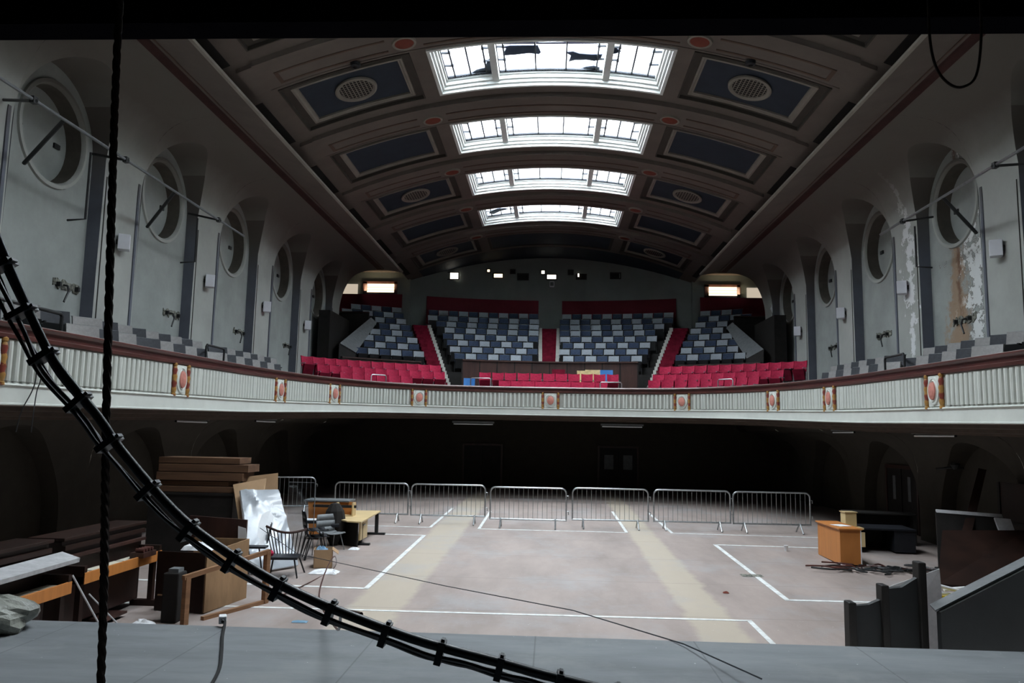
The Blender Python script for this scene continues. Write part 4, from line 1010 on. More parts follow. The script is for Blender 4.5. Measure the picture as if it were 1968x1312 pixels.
# tangle of cables
rr = random.Random(3)
tt = thing('cable_tangle', 'dark tangle of cables on floor in front of orange cabinet', 'cables', (6.5, 15.9, fz(15.9)))
for q in range(22):
    P = []; x, y = rr.uniform(-.5, 1.3), rr.uniform(-.25, .35)
    for i in range(8): P.append((x, y, .02+rr.uniform(0, .06))); x += rr.uniform(-.35, .35); y += rr.uniform(-.22, .22)
    MB().tube(smooth_path(P, 5), .017, 5).build('cable', m_blackm if q % 4 else m_rail, tt)
t = thing('cup', 'white paper cup standing on floor left of orange cabinet', 'cup', (5.42, 18.2, fz(18.2))); MB().lathe([(.03, 0), (.045, .12), (.05, .125), (.042, .12), (.028, .01)], seg=16).build('cup_wall', m_paper, t, smooth=True)
def crumpled(x, y, z, sx, sy, sz, m, name, label, cat, seed=1, rz=0):
    r_ = random.Random(seed); mb = MB(); n = 9; V = []
    for j in range(n+1):
        for i in range(n+1):
            u, v = -1+2*i/n, -1+2*j/n; e = max(abs(u), abs(v)); h = max(0, (1-e**3))*(.45+.55*r_.random()) if e < 1 else 0
            V.append((u*sx/2+r_.uniform(-.03, .03)*sx, v*sy/2+r_.uniform(-.03, .03)*sy, h*sz+.004))
    mb.add(V, [(j*(n+1)+i, j*(n+1)+i+1, (j+1)*(n+1)+i+1, (j+1)*(n+1)+i) for j in range(n) for i in range(n)])
    o = mb.build(name, m); o.location = (x, y, z); o.rotation_euler = (0, 0, rz); return tag(o, label, cat)
crumpled(-3.95, 14.35, fz(14.35), .5, .35, .07, m_paper, 'plastic_bag', 'crumpled white plastic bag on floor below the spindle-back chair', 'bag', 2)
crumpled(-4.05, 16.9, fz(16.9), .22, .2, .05, m_paper, 'paper_scrap', 'crumpled white paper on floor in front of the pale desk', 'paper', 4)
crumpled(3.07, 13.6, fz(13.6), .10, .08, .03, m_redd, 'debris', 'tiny red scrap on bare floor inside the right tape corner', 'debris', 5)
crumpled(-3.3, 10.95, fz(10.95), .22, .11, .02, mat('pale_blue_scrap_film', (.16, .30, .42), .5), 'plastic_scrap', 'flat pale blue scrap on floor near the stage edge', 'debris', 6)
crumpled(3.9, 15.2, fz(15.2), .4, .25, .012, m_scar, 'plaster_debris', 'grey dusty debris patch inside the right tape box', 'debris', 7)
# ---- steps with dark panels at right of the stage edge
def panel_side(label, posts, y0, th, zb, tops, cap):
    t = thing('step_panel', label, 'panel'); 
    pts = [(posts[0], y0, zb), (posts[-1], y0, zb)]+[(x, y0, z) for x, z in reversed(list(zip(posts, tops)))]
    MB().slab(pts, th).build('board', m_stepp, t)
    return t
t = thing('step_balustrade', 'dark panelled step balustrade with three posts at right of stage edge', 'balustrade')
xs_, tp = (2.86, 3.155, 3.49), (1.22, 1.38, 1.59)
for i in range(2):
    MB().add([(xs_[i], 7.48, .1), (xs_[i+1], 7.48, .1), (xs_[i+1], 7.48, tp[i+1]-.10), (xs_[i]+.16, 7.48, tp[i]-.0), (xs_[i], 7.48, tp[i]-.02), (xs_[i], 7.54, .1), (xs_[i+1], 7.54, .1), (xs_[i+1], 7.54, tp[i+1]-.10), (xs_[i]+.16, 7.54, tp[i]-.0), (xs_[i], 7.54, tp[i]-.02)],
      [(0, 1, 2, 3, 4), (9, 8, 7, 6, 5), (2, 7, 8, 3), (3, 8, 9, 4), (0, 5, 6, 1), (1, 6, 7, 2), (0, 4, 9, 5)]).build('board', m_stepp, t)
for x, z in zip(xs_, tp): 
    MB().box(x-.035, x+.035, 7.44, 7.58, .02, z+.02).build('post', m_wood_vdk, t, bevel=.012)
t = thing('step_wall', 'plain dark sloping-topped panel at far right of stage edge', 'panel')
MB().slab([(3.53, 7.3, .1), (6.0, 7.6, .1), (6.0, 7.6, 2.38), (3.53, 7.3, 1.22)], .06).build('board', m_stepp, t)
MB().slab([(3.51, 7.27, 1.215), (6.0, 7.57, 2.375), (6.0, 7.67, 2.405), (3.51, 7.37, 1.245)], .02).build('capping', m_plasg, t)
# pale dust sheet board behind the balustrade
q = MB().slab([(4.15, 10.0, .1), (4.85, 9.9, .1), (4.85, 10.0, 1.17), (4.27, 10.1, .92)], .02); tag(q.build('loose_board', m_dust), 'pale dusty board standing behind the dark panelled balustrade', 'board')
t = thing('tube_bundle', 'white fluorescent tubes lying crossed behind the far right panel', 'tubes', (0, 0, 0))
for a, b in (((5.12, 11.0, .84), (5.95, 10.9, .66)), ((5.2, 10.95, .72), (5.95, 11.05, .64)), ((5.4, 11.05, .74), (6.1, 11.1, .80)), ((5.10, 11.05, .90), (5.22, 10.95, .66))): MB().rod(a, b, .022).build('tube', m_paper, t)
for j, (z, lb) in enumerate(((.12, 'lowest of the stack'), (.24, 'middle of the stack'), (.36, 'top of the stack'))):
    t = thing('crate', 'yellow plastic crate behind dark step panels, ' + lb, 'crate', (5.55, 11.0, z+.17), .1, 'yellow crates stacked behind the step panels')
    MB().box(-.35, .35, -.22, .22, 0, .015).build('base', m_yellow, t)
    for a in ((-.35, .35, -.22, -.2), (-.35, .35, .2, .22), (-.35, -.33, -.2, .2), (.33, .35, -.2, .2)): MB().box(*a, .0, .10).build('side', m_yellow, t)
    MB().box(-.37, .37, -.24, -.22, .085, .105).build('rim', m_yellow, t)
t = thing('metal_strip', 'pale perforated metal strip on floor between the two dark panels', 'strip', (5.2, 10.6, fz(10.6)), -.5); MB().box(-.6, .6, -.08, .08, 0, .06).build('channel', m_dust, t); MB().box(-.05, .05, -.085, -.08, .015, .045).build('slot', m_black, t)
# leaning boards on the right
t = thing('tilted_board', 'large dark brown board lying tilted against right wall', 'board', (0, 0, 0)); MB().slab([(6.9, 14.4, .2), (8.9, 13.9, .2), (9.05, 15.4, 1.05), (7.55, 15.5, 1.0)], .05).build('board', m_brownblk, t)
t = thing('framed_board', 'dark board with pale frame strip leaning behind the brown board', 'board', (0, 0, 0)); MB().slab([(7.5, 15.6, .18), (8.9, 15.3, .18), (8.8, 15.75, 1.28), (7.65, 15.95, 1.33)], .04).build('board', m_wood_vdk, t)
MB().slab([(7.66, 15.93, 1.32), (8.8, 15.73, 1.27), (8.8, 15.76, 1.33), (7.66, 15.96, 1.38)], .04).build('top_strip', m_dust, t); MB().slab([(8.62, 15.48, .9), (8.88, 15.42, .88), (8.86, 15.6, 1.25), (8.6, 15.66, 1.27)], .06).build('end_block', m_dust, t)
t = thing('leaning_pole', 'reddish brown plank propped diagonally against the right wall', 'plank', (0, 0, 0)); MB().slab([(7.45, 15.1, .22), (7.62, 15.05, .2), (8.95, 16.5, 2.12), (8.82, 16.55, 2.15)], .06).build('plank', m_brownblk, t)
t = thing('wall_board', 'brown panelled board standing upright against right wall', 'board', (9.2, 16.0, fz(16))); MB().box(0, .05, -.6, .55, 0, 1.75).build('board', m_brownblk, t); MB().box(-.02, 0, -.6, .55, .95, 1.0).build('rail', m_wood_vdk, t); MB().box(-.02, 0, .48, .55, 0, 1.75).build('stile', m_wood_vdk, t)
t = thing('wall_lamp', 'small dark lamp arm on right wall under the balcony', 'lamp', (9.28, 18.2, 2.12)); MB().tube([(.1, 0, 0), (-.1, 0, .02), (-.25, .1, .0), (-.3, .4, -.03)], .03, 6).build('arm', m_blackm, t); MB().lathe([(.05, .0), (.11, .1), (.09, .14), (.04, .15)], (-.12, -.1, -.02), 12).build('shade', m_blackm, t)

# ---- furniture on the left
t = thing('desk', 'pale-topped desk with dark panels beside the steel barriers', 'desk', (0, 0, 0)); zt = .77
tp_ = [(-4.6, 17.75), (-3.92, 16.95), (-3.85, 17.1), (-4.02, 19.3), (-4.68, 19.2)]
MB().prism([(-4.62, 17.75), (-4.5, 17.3), (-4.25, 17.0), (-3.92, 16.9), (-4.02, 19.35), (-4.7, 19.3)], 'z', zt-.03, zt).build('top', m_pale, t, bevel=.004)
MB().slab([(-4.55, 17.55, fz(17.5)), (-4.05, 17.22, fz(17.3)), (-4.05, 17.22, zt-.03), (-4.55, 17.55, zt-.03)], .03).build('front_panel', m_wood_vdk, t)
dr = MB().box(-4.06, -4.02, 17.3, 17.95, .32, zt-.03).build('drawer_front', m_pale, t); MB().box(-4.019, -4.0, 17.5, 17.7, .62, .64).build('handle', m_metal, dr)
for y in (17.5, 19.1):
    MB().box(-4.1, -4.02, y-.03, y+.03, fz(y)+.04, zt-.03).build('leg', m_blackm, t); MB().box(-4.35, -3.85, y-.05, y+.05, fz(y), fz(y)+.045).build('foot', m_blackm, t)
MB().box(-4.6, -4.55, 17.6, 19.2, .45, zt-.03).build('side_panel', m_wood_vdk, t)
t = thing('desk_riser', 'small pale open cubby standing on the pale-topped desk', 'cubby', (-4.55, 18.0, zt)); MB().box(-.2, .2, -.12, .14, 0, .02).build('base', m_pale, t); MB().box(-.2, .2, .12, .14, .02, .3).build('back', m_orange, t); MB().box(-.2, -.17, -.12, .12, .02, .3).build('side', m_pale, t); MB().box(.17, .2, -.12, .12, .02, .3).build('side', m_pale, t)
t = thing('upturned_desk', 'upturned desk with wood end panel left of the pale desk', 'desk', (-5.0, 18.3, fz(18.3))); MB().slab([(-.40, -.2, .1), (-.12, -.2, .02), (.25, -.2, .85), (-.45, -.2, .85)], .03).build('end_panel', m_orange, t)
MB().box(-.55, .5, -.25, .35, .86, .89).build('top_edge', m_plasg, t); MB().box(-.45, .45, .1, .13, .1, .86).build('back_panel', m_ply, t); MB().box(-.30, .7, -.35, -.3, .74, .80).build('cable_tray', m_blackm, t)
t = thing('office_chair', 'black upholstered chair heaped with jacket in front of the upturned desk', 'chair', (-4.62, 17.35, fz(17.3)), .3)
MB().lathe([(.08, 0), (.22, .3), (.25, .5), (.2, .75), (.1, .9), (.02, .92)], seg=9).build('draped_jacket', m_black, t); MB().box(-.25, .1, -.3, .2, .42, .5).build('seat', m_plasb, t, bevel=.02)
t = thing('box', 'white papers box on chair behind the grey plastic chair', 'box', (-5.05, 17.2, fz(17)+.5), .2); MB().box(-.2, .2, -.15, .15, 0, .06).build('tray', m_plasb, t); MB().box(-.18, .18, -.13, .13, .06, .08).build('paper', m_paper, t)
def plastic_chair(x, y, rz, m, label, seat_h=.45, sc=1, group=None, z0=None):
    t = thing('stacking_chair', label, 'chair', (x, y, fz(y) if z0 is None else z0), rz, group); s_ = sc
    mb = MB(); n = 8; prof = [(-.24, .0), (-.22, .015), (-.1, .0), (.08, -.01), (.18, .02), (.215, .12), (.23, .25), (.25, .38)]
    A = []
    for (y_, z_) in prof:
        A.append([(u*.225*s_*(1 if z_ < .3 else .85), (y_-.03*abs(u)**2*(z_ > .05))*s_, seat_h+z_*s_+.025*u*u*(z_ < .1)) for u in [-1+2*i/n for i in range(n+1)]])
    for a, b in zip(A, A[1:]): mb.strip(a, b)
    o = mb.build('shell', m, t, smooth=True); so = o.modifiers.new('thick', 'SOLIDIFY'); so.thickness = .012
    for q in (-1, 1):
        MB().rod((q*.17, -.13, seat_h-.02), (q*.22, -.22, 0), .011).build('leg', m_metal if m is m_plasg else m_blackm, t); MB().rod((q*.17, .10, seat_h-.02), (q*.22, .22, 0), .011).build('leg', m_metal if m is m_plasg else m_blackm, t)
    return t
plastic_chair(-4.55, 16.8, -2.3+PI, m_plasg, 'grey plastic stacking chair in front of the pale desk', .34)
plastic_chair(-4.55, 15.75, 2.0, m_plasb, 'black stacking chair, lower of the two beside cardboard box', .42)
plastic_chair(-4.58, 15.75, 2.05, m_plasb, 'black stacking chair nested on top beside cardboard box', .55)
plastic_chair(-5.35, 14.7, -1.2, m_plasb, 'black chair with flat writing arm in front of wrapped panel', .42)
t = thing('writing_tablet', 'flat black tablet arm sticking out left of the spindle-back chair', 'tablet', (-5.15, 14.0, .60), .12); MB().box(-.3, .24, -.12, .12, 0, .035).build('board', m_plasb, t, bevel=.01); MB().rod((.1, 0, 0), (.15, .1, -.45), .014).build('stem', m_blackm, t)
# spindle-back armchair
t = thing('spindle_chair', 'dark spindle-back armchair in front of white wrapped panel', 'chair', (-4.62, 14.15, fz(14.15)), rad_(8)); n = 10
top = [(-.38+.72*i/n, .12-.10*math.sin(PI*i/n), .82-.09*math.sin(PI*i/n*.9)-.02*i/n) for i in range(n+1)]; bot = [(-.24+.50*i/n, .06-.04*math.sin(PI*i/n), .34) for i in range(n+1)]
MB().tube(smooth_path(top, 3), .022, 8).build('crest_rail', m_wood_dk, t, smooth=True)
for i in range(n+1): MB().rod(bot[i], (top[i][0], top[i][1], top[i][2]), .010, 6).build('spindle', m_wood_vdk, t)
MB().box(-.25, .28, -.38, .08, .30, .345).build('seat', m_plasb, t, bevel=.012)
for a, b, c_, d_ in ((-.2, -.32, -.26, -.4), (.22, -.32, .30, -.42), (-.2, .02, -.26, .1), (.24, .02, .34, .12)): MB().rod((a, b, .31), (c_, d_, 0), .015).build('leg', m_blackm, t)
t = thing('red_cap', 'small red ball resting on spindle-back chair seat edge', 'ball', (-4.80, 13.86, fz(14)+.345)); MB().lathe([(.01, 0), (.06, .015), (.075, .06), (.05, .1), (.01, .115)], seg=12).build('ball', m_redseat, t, smooth=True)
# cardboard box
t = thing('cardboard_box', 'open cardboard box with blue plastic on floor beside chairs', 'box', (-4.15, 14.95, fz(15)), .25)
for a in ((-.17, .17, -.2, -.19), (-.17, .17, .19, .2), (-.17, -.16, -.2, .2), (.16, .17, -.2, .2)): MB().box(*a, 0, .33).build('side', m_card, t)
MB().box(-.17, .17, -.2, .2, 0, .01).build('base', m_card, t); MB().slab([(.17, -.2, .33), (.17, .2, .33), (.28, .2, .25), (.28, -.2, .25)], .006).build('flap', m_card, t)
cr = crumpled(-4.2, 14.98, fz(15)+.24, .24, .26, .14, mat('pale_blue_film', (.25, .42, .60), .3, var=.2), 'plastic_film', 'crumpled pale blue plastic inside the cardboard box', 'film', 9)
# wrapped panel, cardboard behind it
q = thing('wrapped_panel', 'tall white polythene-wrapped panel leaning behind spindle chair', 'panel')
P4 = [(-5.15, 13.95, .16), (-4.56, 14.75, .20), (-5.22, 15.35, 1.53), (-5.88, 15.1, 1.52)]
mbp = MB(); rr = random.Random(5); nu, nv = 16, 30; A0_, A1_, A2_, A3_ = [Vector(p) for p in P4]
nrm = (A1_-A0_).cross(A3_-A0_).normalized(); nrm = -nrm if nrm.y > 0 else nrm
cre = [(rr.uniform(0, 1), rr.uniform(0, 1), rr.uniform(0, 3.1), rr.uniform(.012, .035)) for q_ in range(16)]
G_ = []
for b_ in range(nv+1):
    row = []
    for a_ in range(nu+1):
        u, v = a_/nu, b_/nv; h = 0
        for cu, cv, an, am in cre:
            du, dv_ = u-cu, (v-cv)*2; al_ = du*math.cos(an)+dv_*math.sin(an); ac = -du*math.sin(an)+dv_*math.cos(an); h += am*math.exp(-(ac/.05)**2)*math.exp(-(al_/.45)**2)
        row.append(A0_.lerp(A1_, u).lerp(A3_.lerp(A2_, u), v)+nrm*(h+rr.uniform(0, .004)))
    G_.append(row)
for a_, b_ in zip(G_, G_[1:]): mbp.strip(a_, b_)
mbp.build('polythene_face', m_wrap, q, smooth=True, merge=True)
MB().slab([Vector(p)+nrm*-.005 for p in P4], .05 if ((A1_-A0_).cross(A2_-A0_)).dot(nrm) < 0 else -.05).build('wrapped_board', m_paper, q)
q = MB().slab([(-5.42, 14.4, .18), (-5.3, 14.5, .18), (-5.55, 15.55, 1.72), (-6.12, 15.3, 1.60)], .02); tag(q.build('cardboard_sheet', m_card), 'brown cardboard sheet behind the white wrapped panel, lower one', 'cardboard')
q = MB().slab([(-6.05, 15.45, 1.0), (-5.35, 15.75, 1.0), (-5.42, 15.85, 1.82), (-6.02, 15.6, 1.74)], .02); tag(q.build('cardboard_sheet', m_card), 'brown cardboard sheet topmost behind the wrapped panel', 'cardboard')
q = MB(); q.box(-5.2, -4.65, 15.9, 15.93, fz(16), 1.62); o = q.build('clear_panel', m_glass); tag(o, 'upright clear sheet with thin frame right of the wrapped panel', 'sheet')
MB().tube([(-5.2, 15.9, 1.64), (-4.65, 15.9, 1.64), (-4.65, 15.9, .2)], .008, 6).build('edge_strip', m_plasg, o)
# plywood case and open frame
t = thing('plywood_case', 'tall plywood case with lit face behind open timber frame', 'case', (0, 0, 0))
MB().slab([(-5.55, 11.35, .1), (-4.78, 11.2, .1), (-4.78, 11.2, .93), (-5.55, 11.35, .92)], .02).build('front_panel', m_brownblk, t); MB().slab([(-4.78, 11.2, .1), (-4.58, 12.25, .1), (-4.58, 12.25, 1.0), (-4.78, 11.2, .93)], .02).build('side_panel', m_ply, t)  # near-black front panel paints the case's shaded side, bare ply its lit one
MB().slab([(-5.5, 12.4, .12), (-4.58, 12.25, .12), (-4.58, 12.25, 1.0), (-5.5, 12.4, .98)], .02).build('back_panel', m_ply, t); MB().box(-5.5, -4.8, 11.3, 12.3, .3, .32).build('shelf', m_ply, t)
q = MB().slab([(-5.75, 12.75, .12), (-4.74, 12.6, .12), (-4.74, 12.6, 1.25), (-5.75, 12.75, 1.28)], .03); o = q.build('plywood_sheet', m_wood_dk); tag(o, 'dark plywood sheet upright behind the plywood case', 'board')
q = MB().slab([(-4.86, 12.55, .85), (-4.70, 12.52, .80), (-4.74, 12.54, 1.12), (-4.88, 12.57, 1.15)], .004); tag(q.build('paper_note', m_paper), 'white paper sheet hanging on corner of dark plywood sheet', 'paper')
crumpled(-5.1, 11.75, .90, .45, .4, .12, m_paper, 'crumpled_paper', 'crumpled white paper on top of the plywood case', 'paper', 12)
t = thing('timber_stand', 'open pale timber frame standing on floor by the stage edge', 'frame', (0, 0, 0))
A0, A1 = Vector((-4.76, 10.6, 0)), Vector((-4.16, 11.95, 0)); dv = (A1-A0).normalized()
def beam(a, b, wd, name): 
    a, b = Vector(a), Vector(b); d_ = (b-a).normalized(); sd_ = Vector((-dv.y, dv.x, 0))*wd/2; up_ = d_.cross(sd_).normalized()*wd/2
    MB().add([a-sd_-up_, a+sd_-up_, a+sd_+up_, a-sd_+up_, b-sd_-up_, b+sd_-up_, b+sd_+up_, b-sd_+up_], [(0, 3, 2, 1), (4, 5, 6, 7), (0, 1, 5, 4), (1, 2, 6, 5), (2, 3, 7, 6), (3, 0, 4, 7)]).build(name, m_timber, t)
beam(A0+Vector((0, 0, .08)), A0+Vector((0, 0, .70)), .075, 'upright'); beam(A1+Vector((0, 0, .10)), A1+Vector((0, 0, .86)), .075, 'upright')
beam(A0+Vector((0, 0, .70))-dv*.06, A1+Vector((0, 0, .86))+dv*.04, .06, 'top_rail'); beam(A0+dv*.3+Vector((0, 0, .10)), A1+Vector((0, 0, .12)), .06, 'bottom_rail')
t = thing('black_case', 'tall narrow black case with pale object on top, left of timber frame', 'case', (-5.02, 10.8, fz(10.6))); MB().box(-.11, .11, -.13, .13, 0, .66).build('body', m_black, t, bevel=.02); MB().box(-.06, .08, -.08, .08, .66, .71).build('pale_block', m_plasg, t)
crumpled(-5.25, 10.45, fz(10), .3, .22, .12, m_paper, 'plastic_bag', 'crumpled white plastic at foot of the tall black case', 'bag', 14)
# timber stack on dark crates
t = thing('crate', 'large black crate under the timber stack against left wall', 'crate', (-6.95, 15.9, fz(15.9))); MB().box(-.85, .85, -.6, .6, 0, 1.22).build('body', m_wood_vdk, t); MB().box(-.88, .88, -.63, .63, 1.22, 1.26).build('lid', m_wood_vdk, t)
zz = fz(15.9)+1.27
for j, (x0, x1, h_, dy, lb) in enumerate(((-7.8, -6.1, .13, .0, 'lowest'), (-7.75, -6.25, .10, .05, 'second from bottom'), (-7.7, -5.95, .17, .0, 'third from bottom'), (-7.68, -5.86, .16, .03, 'second from top'), (-7.7, -6.05, .13, .06, 'topmost'))):
    o = MB().box(x0, x1, 15.35+dy, 15.95+dy, zz, zz+h_-.015).build('timber_board', m_timber_shade, bevel=.004); tag(o, 'brown timber board, %s in the stack by left wall' % lb, 'board', 'timber boards stacked on black crate'); zz += h_
# pianos
def piano(x, y, L_, label, key_z=.78, H=1.22, lid=m_piano, ledge=m_orange):
    t = thing('upright_piano', label, 'piano', (x, y, fz(y)))       # keyboard faces +X, length along Y
    MB().box(-.55, -.15, -L_/2, L_/2, .1, H-.05).build('case', m_piano, t); MB().box(-.58, -.10, -L_/2-.03, L_/2+.03, H-.04, H).build('lid', lid, t, bevel=.006)
    MB().box(-.16, -.10, -L_/2, L_/2, H-.16, H-.10).build('upper_rail', m_piano, t); MB().box(-.15, -.08, -L_/2, L_/2, H-.27, H-.23).build('hammer_rail', m_wood_dk, t)
    MB().box(-.15, .16, -L_/2, L_/2, key_z-.12, key_z-.03).build('key_bed', m_piano, t); MB().box(.15, .18, -L_/2, L_/2, key_z-.12, key_z+.02).build('key_slip', ledge, t, bevel=.004)
    ks = MB(); n = 40
    for i in range(n):
        y0 = -L_/2+.12+(L_-.24)*i/n
        if i % 9 != 4: ks.box(-.05, .12, y0+.002, y0+(L_-.24)/n-.002, key_z-.03, key_z-.005)
    ks.build('keys', m_keyw, t, kind='stuff')
    for q in (-1, 1): MB().box(-.15, .17, q*(L_/2-.03)-.03, q*(L_/2-.03)+.03, key_z-.12, key_z+.10).build('cheek', m_piano, t); MB().box(.05, .12, q*(L_/2-.07)-.04, q*(L_/2-.07)+.04, .08, key_z-.12).build('leg', m_piano, t); MB().box(-.2, .2, q*(L_/2-.07)-.05, q*(L_/2-.07)+.05, 0, .1).build('toe_block', m_piano, t)
    MB().box(-.16, -.12, -L_/2+.1, L_/2-.1, .12, key_z-.14).build('lower_panel', m_wood_dk, t); MB().box(-.15, .10, -.25, .25, .05, .08).build('pedal_board', m_wood_dk, t)
    return t
piano(-5.85, 10.72, 1.95, 'old upright piano with missing front and orange key slip, nearer the hall')
piano(-5.75, 8.45, 1.75, 'old upright piano with white-topped board at left edge of hall', .80, 1.30)
q = MB().slab([(-5.82, 7.7, 1.10), (-5.52, 7.75, 1.06), (-5.58, 9.45, 1.06), (-5.84, 9.5, 1.12)], .05); tag(q.build('white_board', m_dust), 'dusty white board lying across the left edge piano', 'board')
t = thing('bobbin_box', 'small wooden box with spools on the orange-slipped piano', 'box', (-5.72, 11.2, fz(11)+.78)); MB().box(-.08, .12, -.18, .18, 0, .07).build('tray', m_wood_dk, t)
for i in range(4): MB().rod((-.02, -.13+.08*i, .10), (.1, -.13+.08*i, .10), .028).build('spool', m_rail, t)
t = thing('metal_rods', 'two thin pale rods leaning beside the orange-slipped piano', 'rods', (0, 0, 0)); MB().rod((-5.5, 9.2, .95), (-5.0, 9.3, .1), .012).build('rod', m_dust, t); MB().rod((-5.4, 9.4, .7), (-4.8, 9.5, .1), .010).build('rod', m_dust, t)
# dusty bag on the stage edge at left
r_ = random.Random(8); V = []; n1, n2 = 18, 12
ph_ = [(r_.uniform(2, 7), r_.uniform(0, 6), r_.uniform(1, 6), r_.uniform(.03, .09)) for q in range(7)]
for j in range(n2+1):
    for i in range(n1):
        a = 2*PI*i/n1; b_ = PI*j/n2; k = 1+sum(A_*math.sin(f1*a+p_)*math.sin(f2*b_) for f1, p_, f2, A_ in [(round(q[0]), q[1], round(q[2]), q[3]) for q in ph_])+r_.uniform(-.04, .04)
        V.append((.30*k*math.sin(b_)*math.cos(a), .24*k*math.sin(b_)*math.sin(a), max(0, .12+.15*k*math.cos(b_))))
mb = MB().add(V, [(j*n1+i, j*n1+(i+1) % n1, (j+1)*n1+(i+1) % n1, (j+1)*n1+i) for j in range(n2) for i in range(n1)])
o = mb.build('plastic_sack', m_bag, smooth=False); o.location = (-4.22, 6.12, 1.10); tag(o, 'crumpled dusty plastic sack on the stage floor, far left edge', 'sack')

# ============================================================ ROPES AND CABLES
def curve_px(pts): return pts
def lift(pts, n=10): return smooth_path(pts, n)
# cable bundle swagged across the stage opening
main = [(-3.1, 3.5, 4.9), (-2.9, 3.5, 4.35), (-2.72, 3.5, 3.95), (-2.52, 3.5, 3.55), (-2.33, 3.5, 3.2), (-2.19, 3.5, 2.98), (-1.97, 3.5, 2.74), (-1.83, 3.5, 2.57), (-1.54, 3.5, 2.29), (-1.22, 3.5, 2.09), (-.94, 3.5, 1.96), (-.56, 3.5, 1.83), (-.33, 3.5, 1.77), (-.1, 3.5, 1.72), (.12, 3.5, 1.67), (.45, 3.5, 1.61), (.9, 3.5, 1.57), (1.5, 3.5, 1.56)]
t = thing('cable_swag', 'thick bundle of black cables swagged across the stage opening', 'cables')
C_ = lift(main, 8); N_ = len(C_)
def off(C_, fn): 
    out = []
    for i, p in enumerate(C_):
        a = C_[max(0, i-1)]; b = C_[min(len(C_)-1, i+1)]; d_ = (b-a).normalized(); nrm = Vector((-d_.z, 0, d_.x)) if True else None
        if nrm.z < 0: nrm = -nrm
        o_ = fn(i/(len(C_)-1)); out.append(p+nrm*o_[0]+Vector((0, o_[1], 0)))
    return out
MB().tube(C_, .021, 10).build('main_cable', m_cable, t, smooth=True)
k_ = lambda u: max(0, 1-u/.5)
MB().tube(off(C_, lambda u: (-.050-.04*k_(u)+.006*math.sin(u*60), .01)), .010, 6).build('cable', m_cable, t, smooth=True)
MB().tube(off(C_, lambda u: (-.036-.095*k_(u)+.004*math.sin(u*80), -.02)), .009, 6).build('cable', m_cable, t, smooth=True)
MB().tube(off(C_, lambda u: (-.064-.02*k_(u)+.005*math.sin(u*70+1), .03)), .008, 6).build('cable', m_cable, t, smooth=True)
MB().tube(off(C_, lambda u: (-.02-.03*k_(u)+.004*math.sin(u*50+2), .035)), .009, 6).build('cable', m_cable, t, smooth=True)
acc = 0; last = C_[0]
for i, p in enumerate(C_[1:-1], 1):
    acc += (p-last).length; last = p
    if acc > .235:
        acc = 0; d_ = (C_[i+1]-C_[i-1]).normalized(); u = i/(N_-1); nrm = Vector((-d_.z, 0, d_.x)); nrm = -nrm if nrm.z < 0 else nrm; k = k_(u)
        rot = Matrix((( d_.x, 0, nrm.x, 0), (0, 1, 0, 0), (d_.z, 0, nrm.z, 0), (0, 0, 0, 1)))
        m4 = Matrix.Translation(p) @ rot
        b = MB().box(-.015, .015, -.035, .04, -.070-.05*k, .026, m4); b.box(-.008, .008, -.02, .02, .026, .038, m4); b.build('clamp', m_cable, t)
# hanging rope
t = thing('hanging_rope', 'thick dark twisted rope hanging down in front of left wall', 'rope')
rp = lift([(-2.36, 4, 6.2), (-2.33, 4, 4.84), (-2.28, 4, 3.76), (-2.22, 4, 2.7), (-2.165, 4, 1.9), (-2.13, 4, 1.12)], 26); ph = 0
for q in range(3):
    out = []
    for i, p in enumerate(rp): a = i*1.05+q*2*PI/3; out.append(p+Vector((.0105*math.cos(a), .0105*math.sin(a), 0)))
    MB().tube(out, .0125, 6).build('strand', m_rope, t, smooth=True)
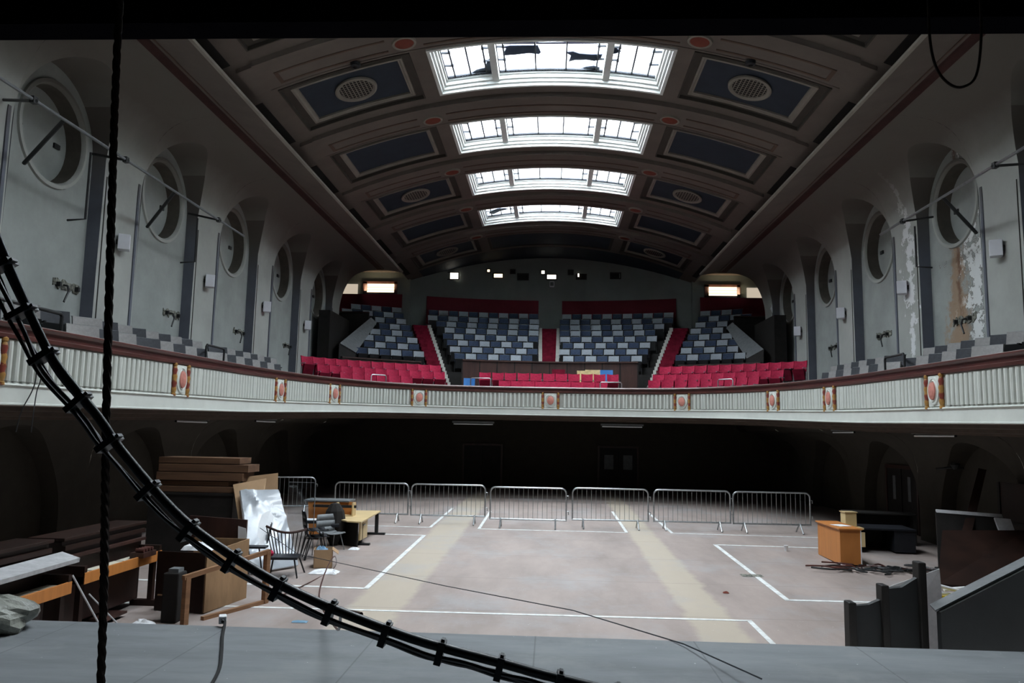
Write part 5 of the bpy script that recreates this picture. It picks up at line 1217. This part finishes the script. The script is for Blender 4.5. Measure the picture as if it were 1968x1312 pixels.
# thin wire, looped lead, drop leads
o = MB().tube([(-5.05, 14.0, .95), (-3.87, 12.5, .75), (-1.19, 10.0, .80), (.35, 8.0, .98), (1.15, 6.3, 1.12), (1.45, 5.2, 1.2)], .0055, 5).build('wire', m_cable); tag(o, 'thin dark wire stretched from wrapped panel across to the stage', 'wire')
o = MB().tube(lift([(-4.15, 11.9, .12), (-3.95, 13.2, .14), (-3.85, 14.6, .18), (-3.4, 13.0, .65), (-2.95, 11.0, .85), (-2.2, 8.0, 1.05), (-1.35, 5.5, 1.35), (-.98, 4.2, 1.75), (-.72, 3.52, 1.90)], 8), .009, 6).build('loop_lead', m_rail); tag(o, 'thin red-black lead looping from floor up to the cable swag', 'cable')
o = MB().tube(lift([(-2.55, 6.52, 1.16), (-2.5, 6.4, 1.125), (-2.39, 6.1, 1.118), (-2.23, 5.71, 1.115), (-2.05, 5.23, 1.115), (-1.9, 4.6, 1.115)], 6), .012, 6).build('short_lead', m_blackm); tag(o, 'short black lead running over the stage edge below the timber frame', 'cable')
t = thing('cable_connector', 'pale connector lying at stage edge on end of black lead', 'connector', (-2.56, 6.5, 1.15), .4); MB().box(-.03, .03, -.05, .05, -.03, .03).build('plug', m_paper, t, bevel=.008); MB().rod((0, -.05, 0), (0, -.1, 0), .012).build('sleeve', m_blackm, t)
for j, x in enumerate((-6.86, -6.93)):
    o = MB().tube(lift([(x, 10.3, 3.8-.1*j), (x, 10.33, 3.35), (x-.02, 10.3, 3.15), (x+.03-.1*j, 10.2, 2.88), (x+.02-.14*j, 10.2, 2.6)], 5), .008, 5).build('drop_wire', m_blackm); tag(o, ('thin wire dangling from left balcony front, nearer the stage', 'second thin wire dangling beside it from left balcony front')[j], 'wire')
o = MB().tube(lift([(2.36, 4.6, 5.9), (2.37, 4.6, 5.4), (2.37, 4.6, 5.12), (2.40, 4.6, 4.94), (2.47, 4.6, 4.84), (2.55, 4.6, 4.82), (2.63, 4.6, 4.89), (2.67, 4.6, 5.11), (2.68, 4.6, 5.4), (2.68, 4.6, 5.9)], 6), .008, 6).build('hanging_loop', m_rope); tag(o, 'thin cord loop hanging from above at upper right', 'cord')
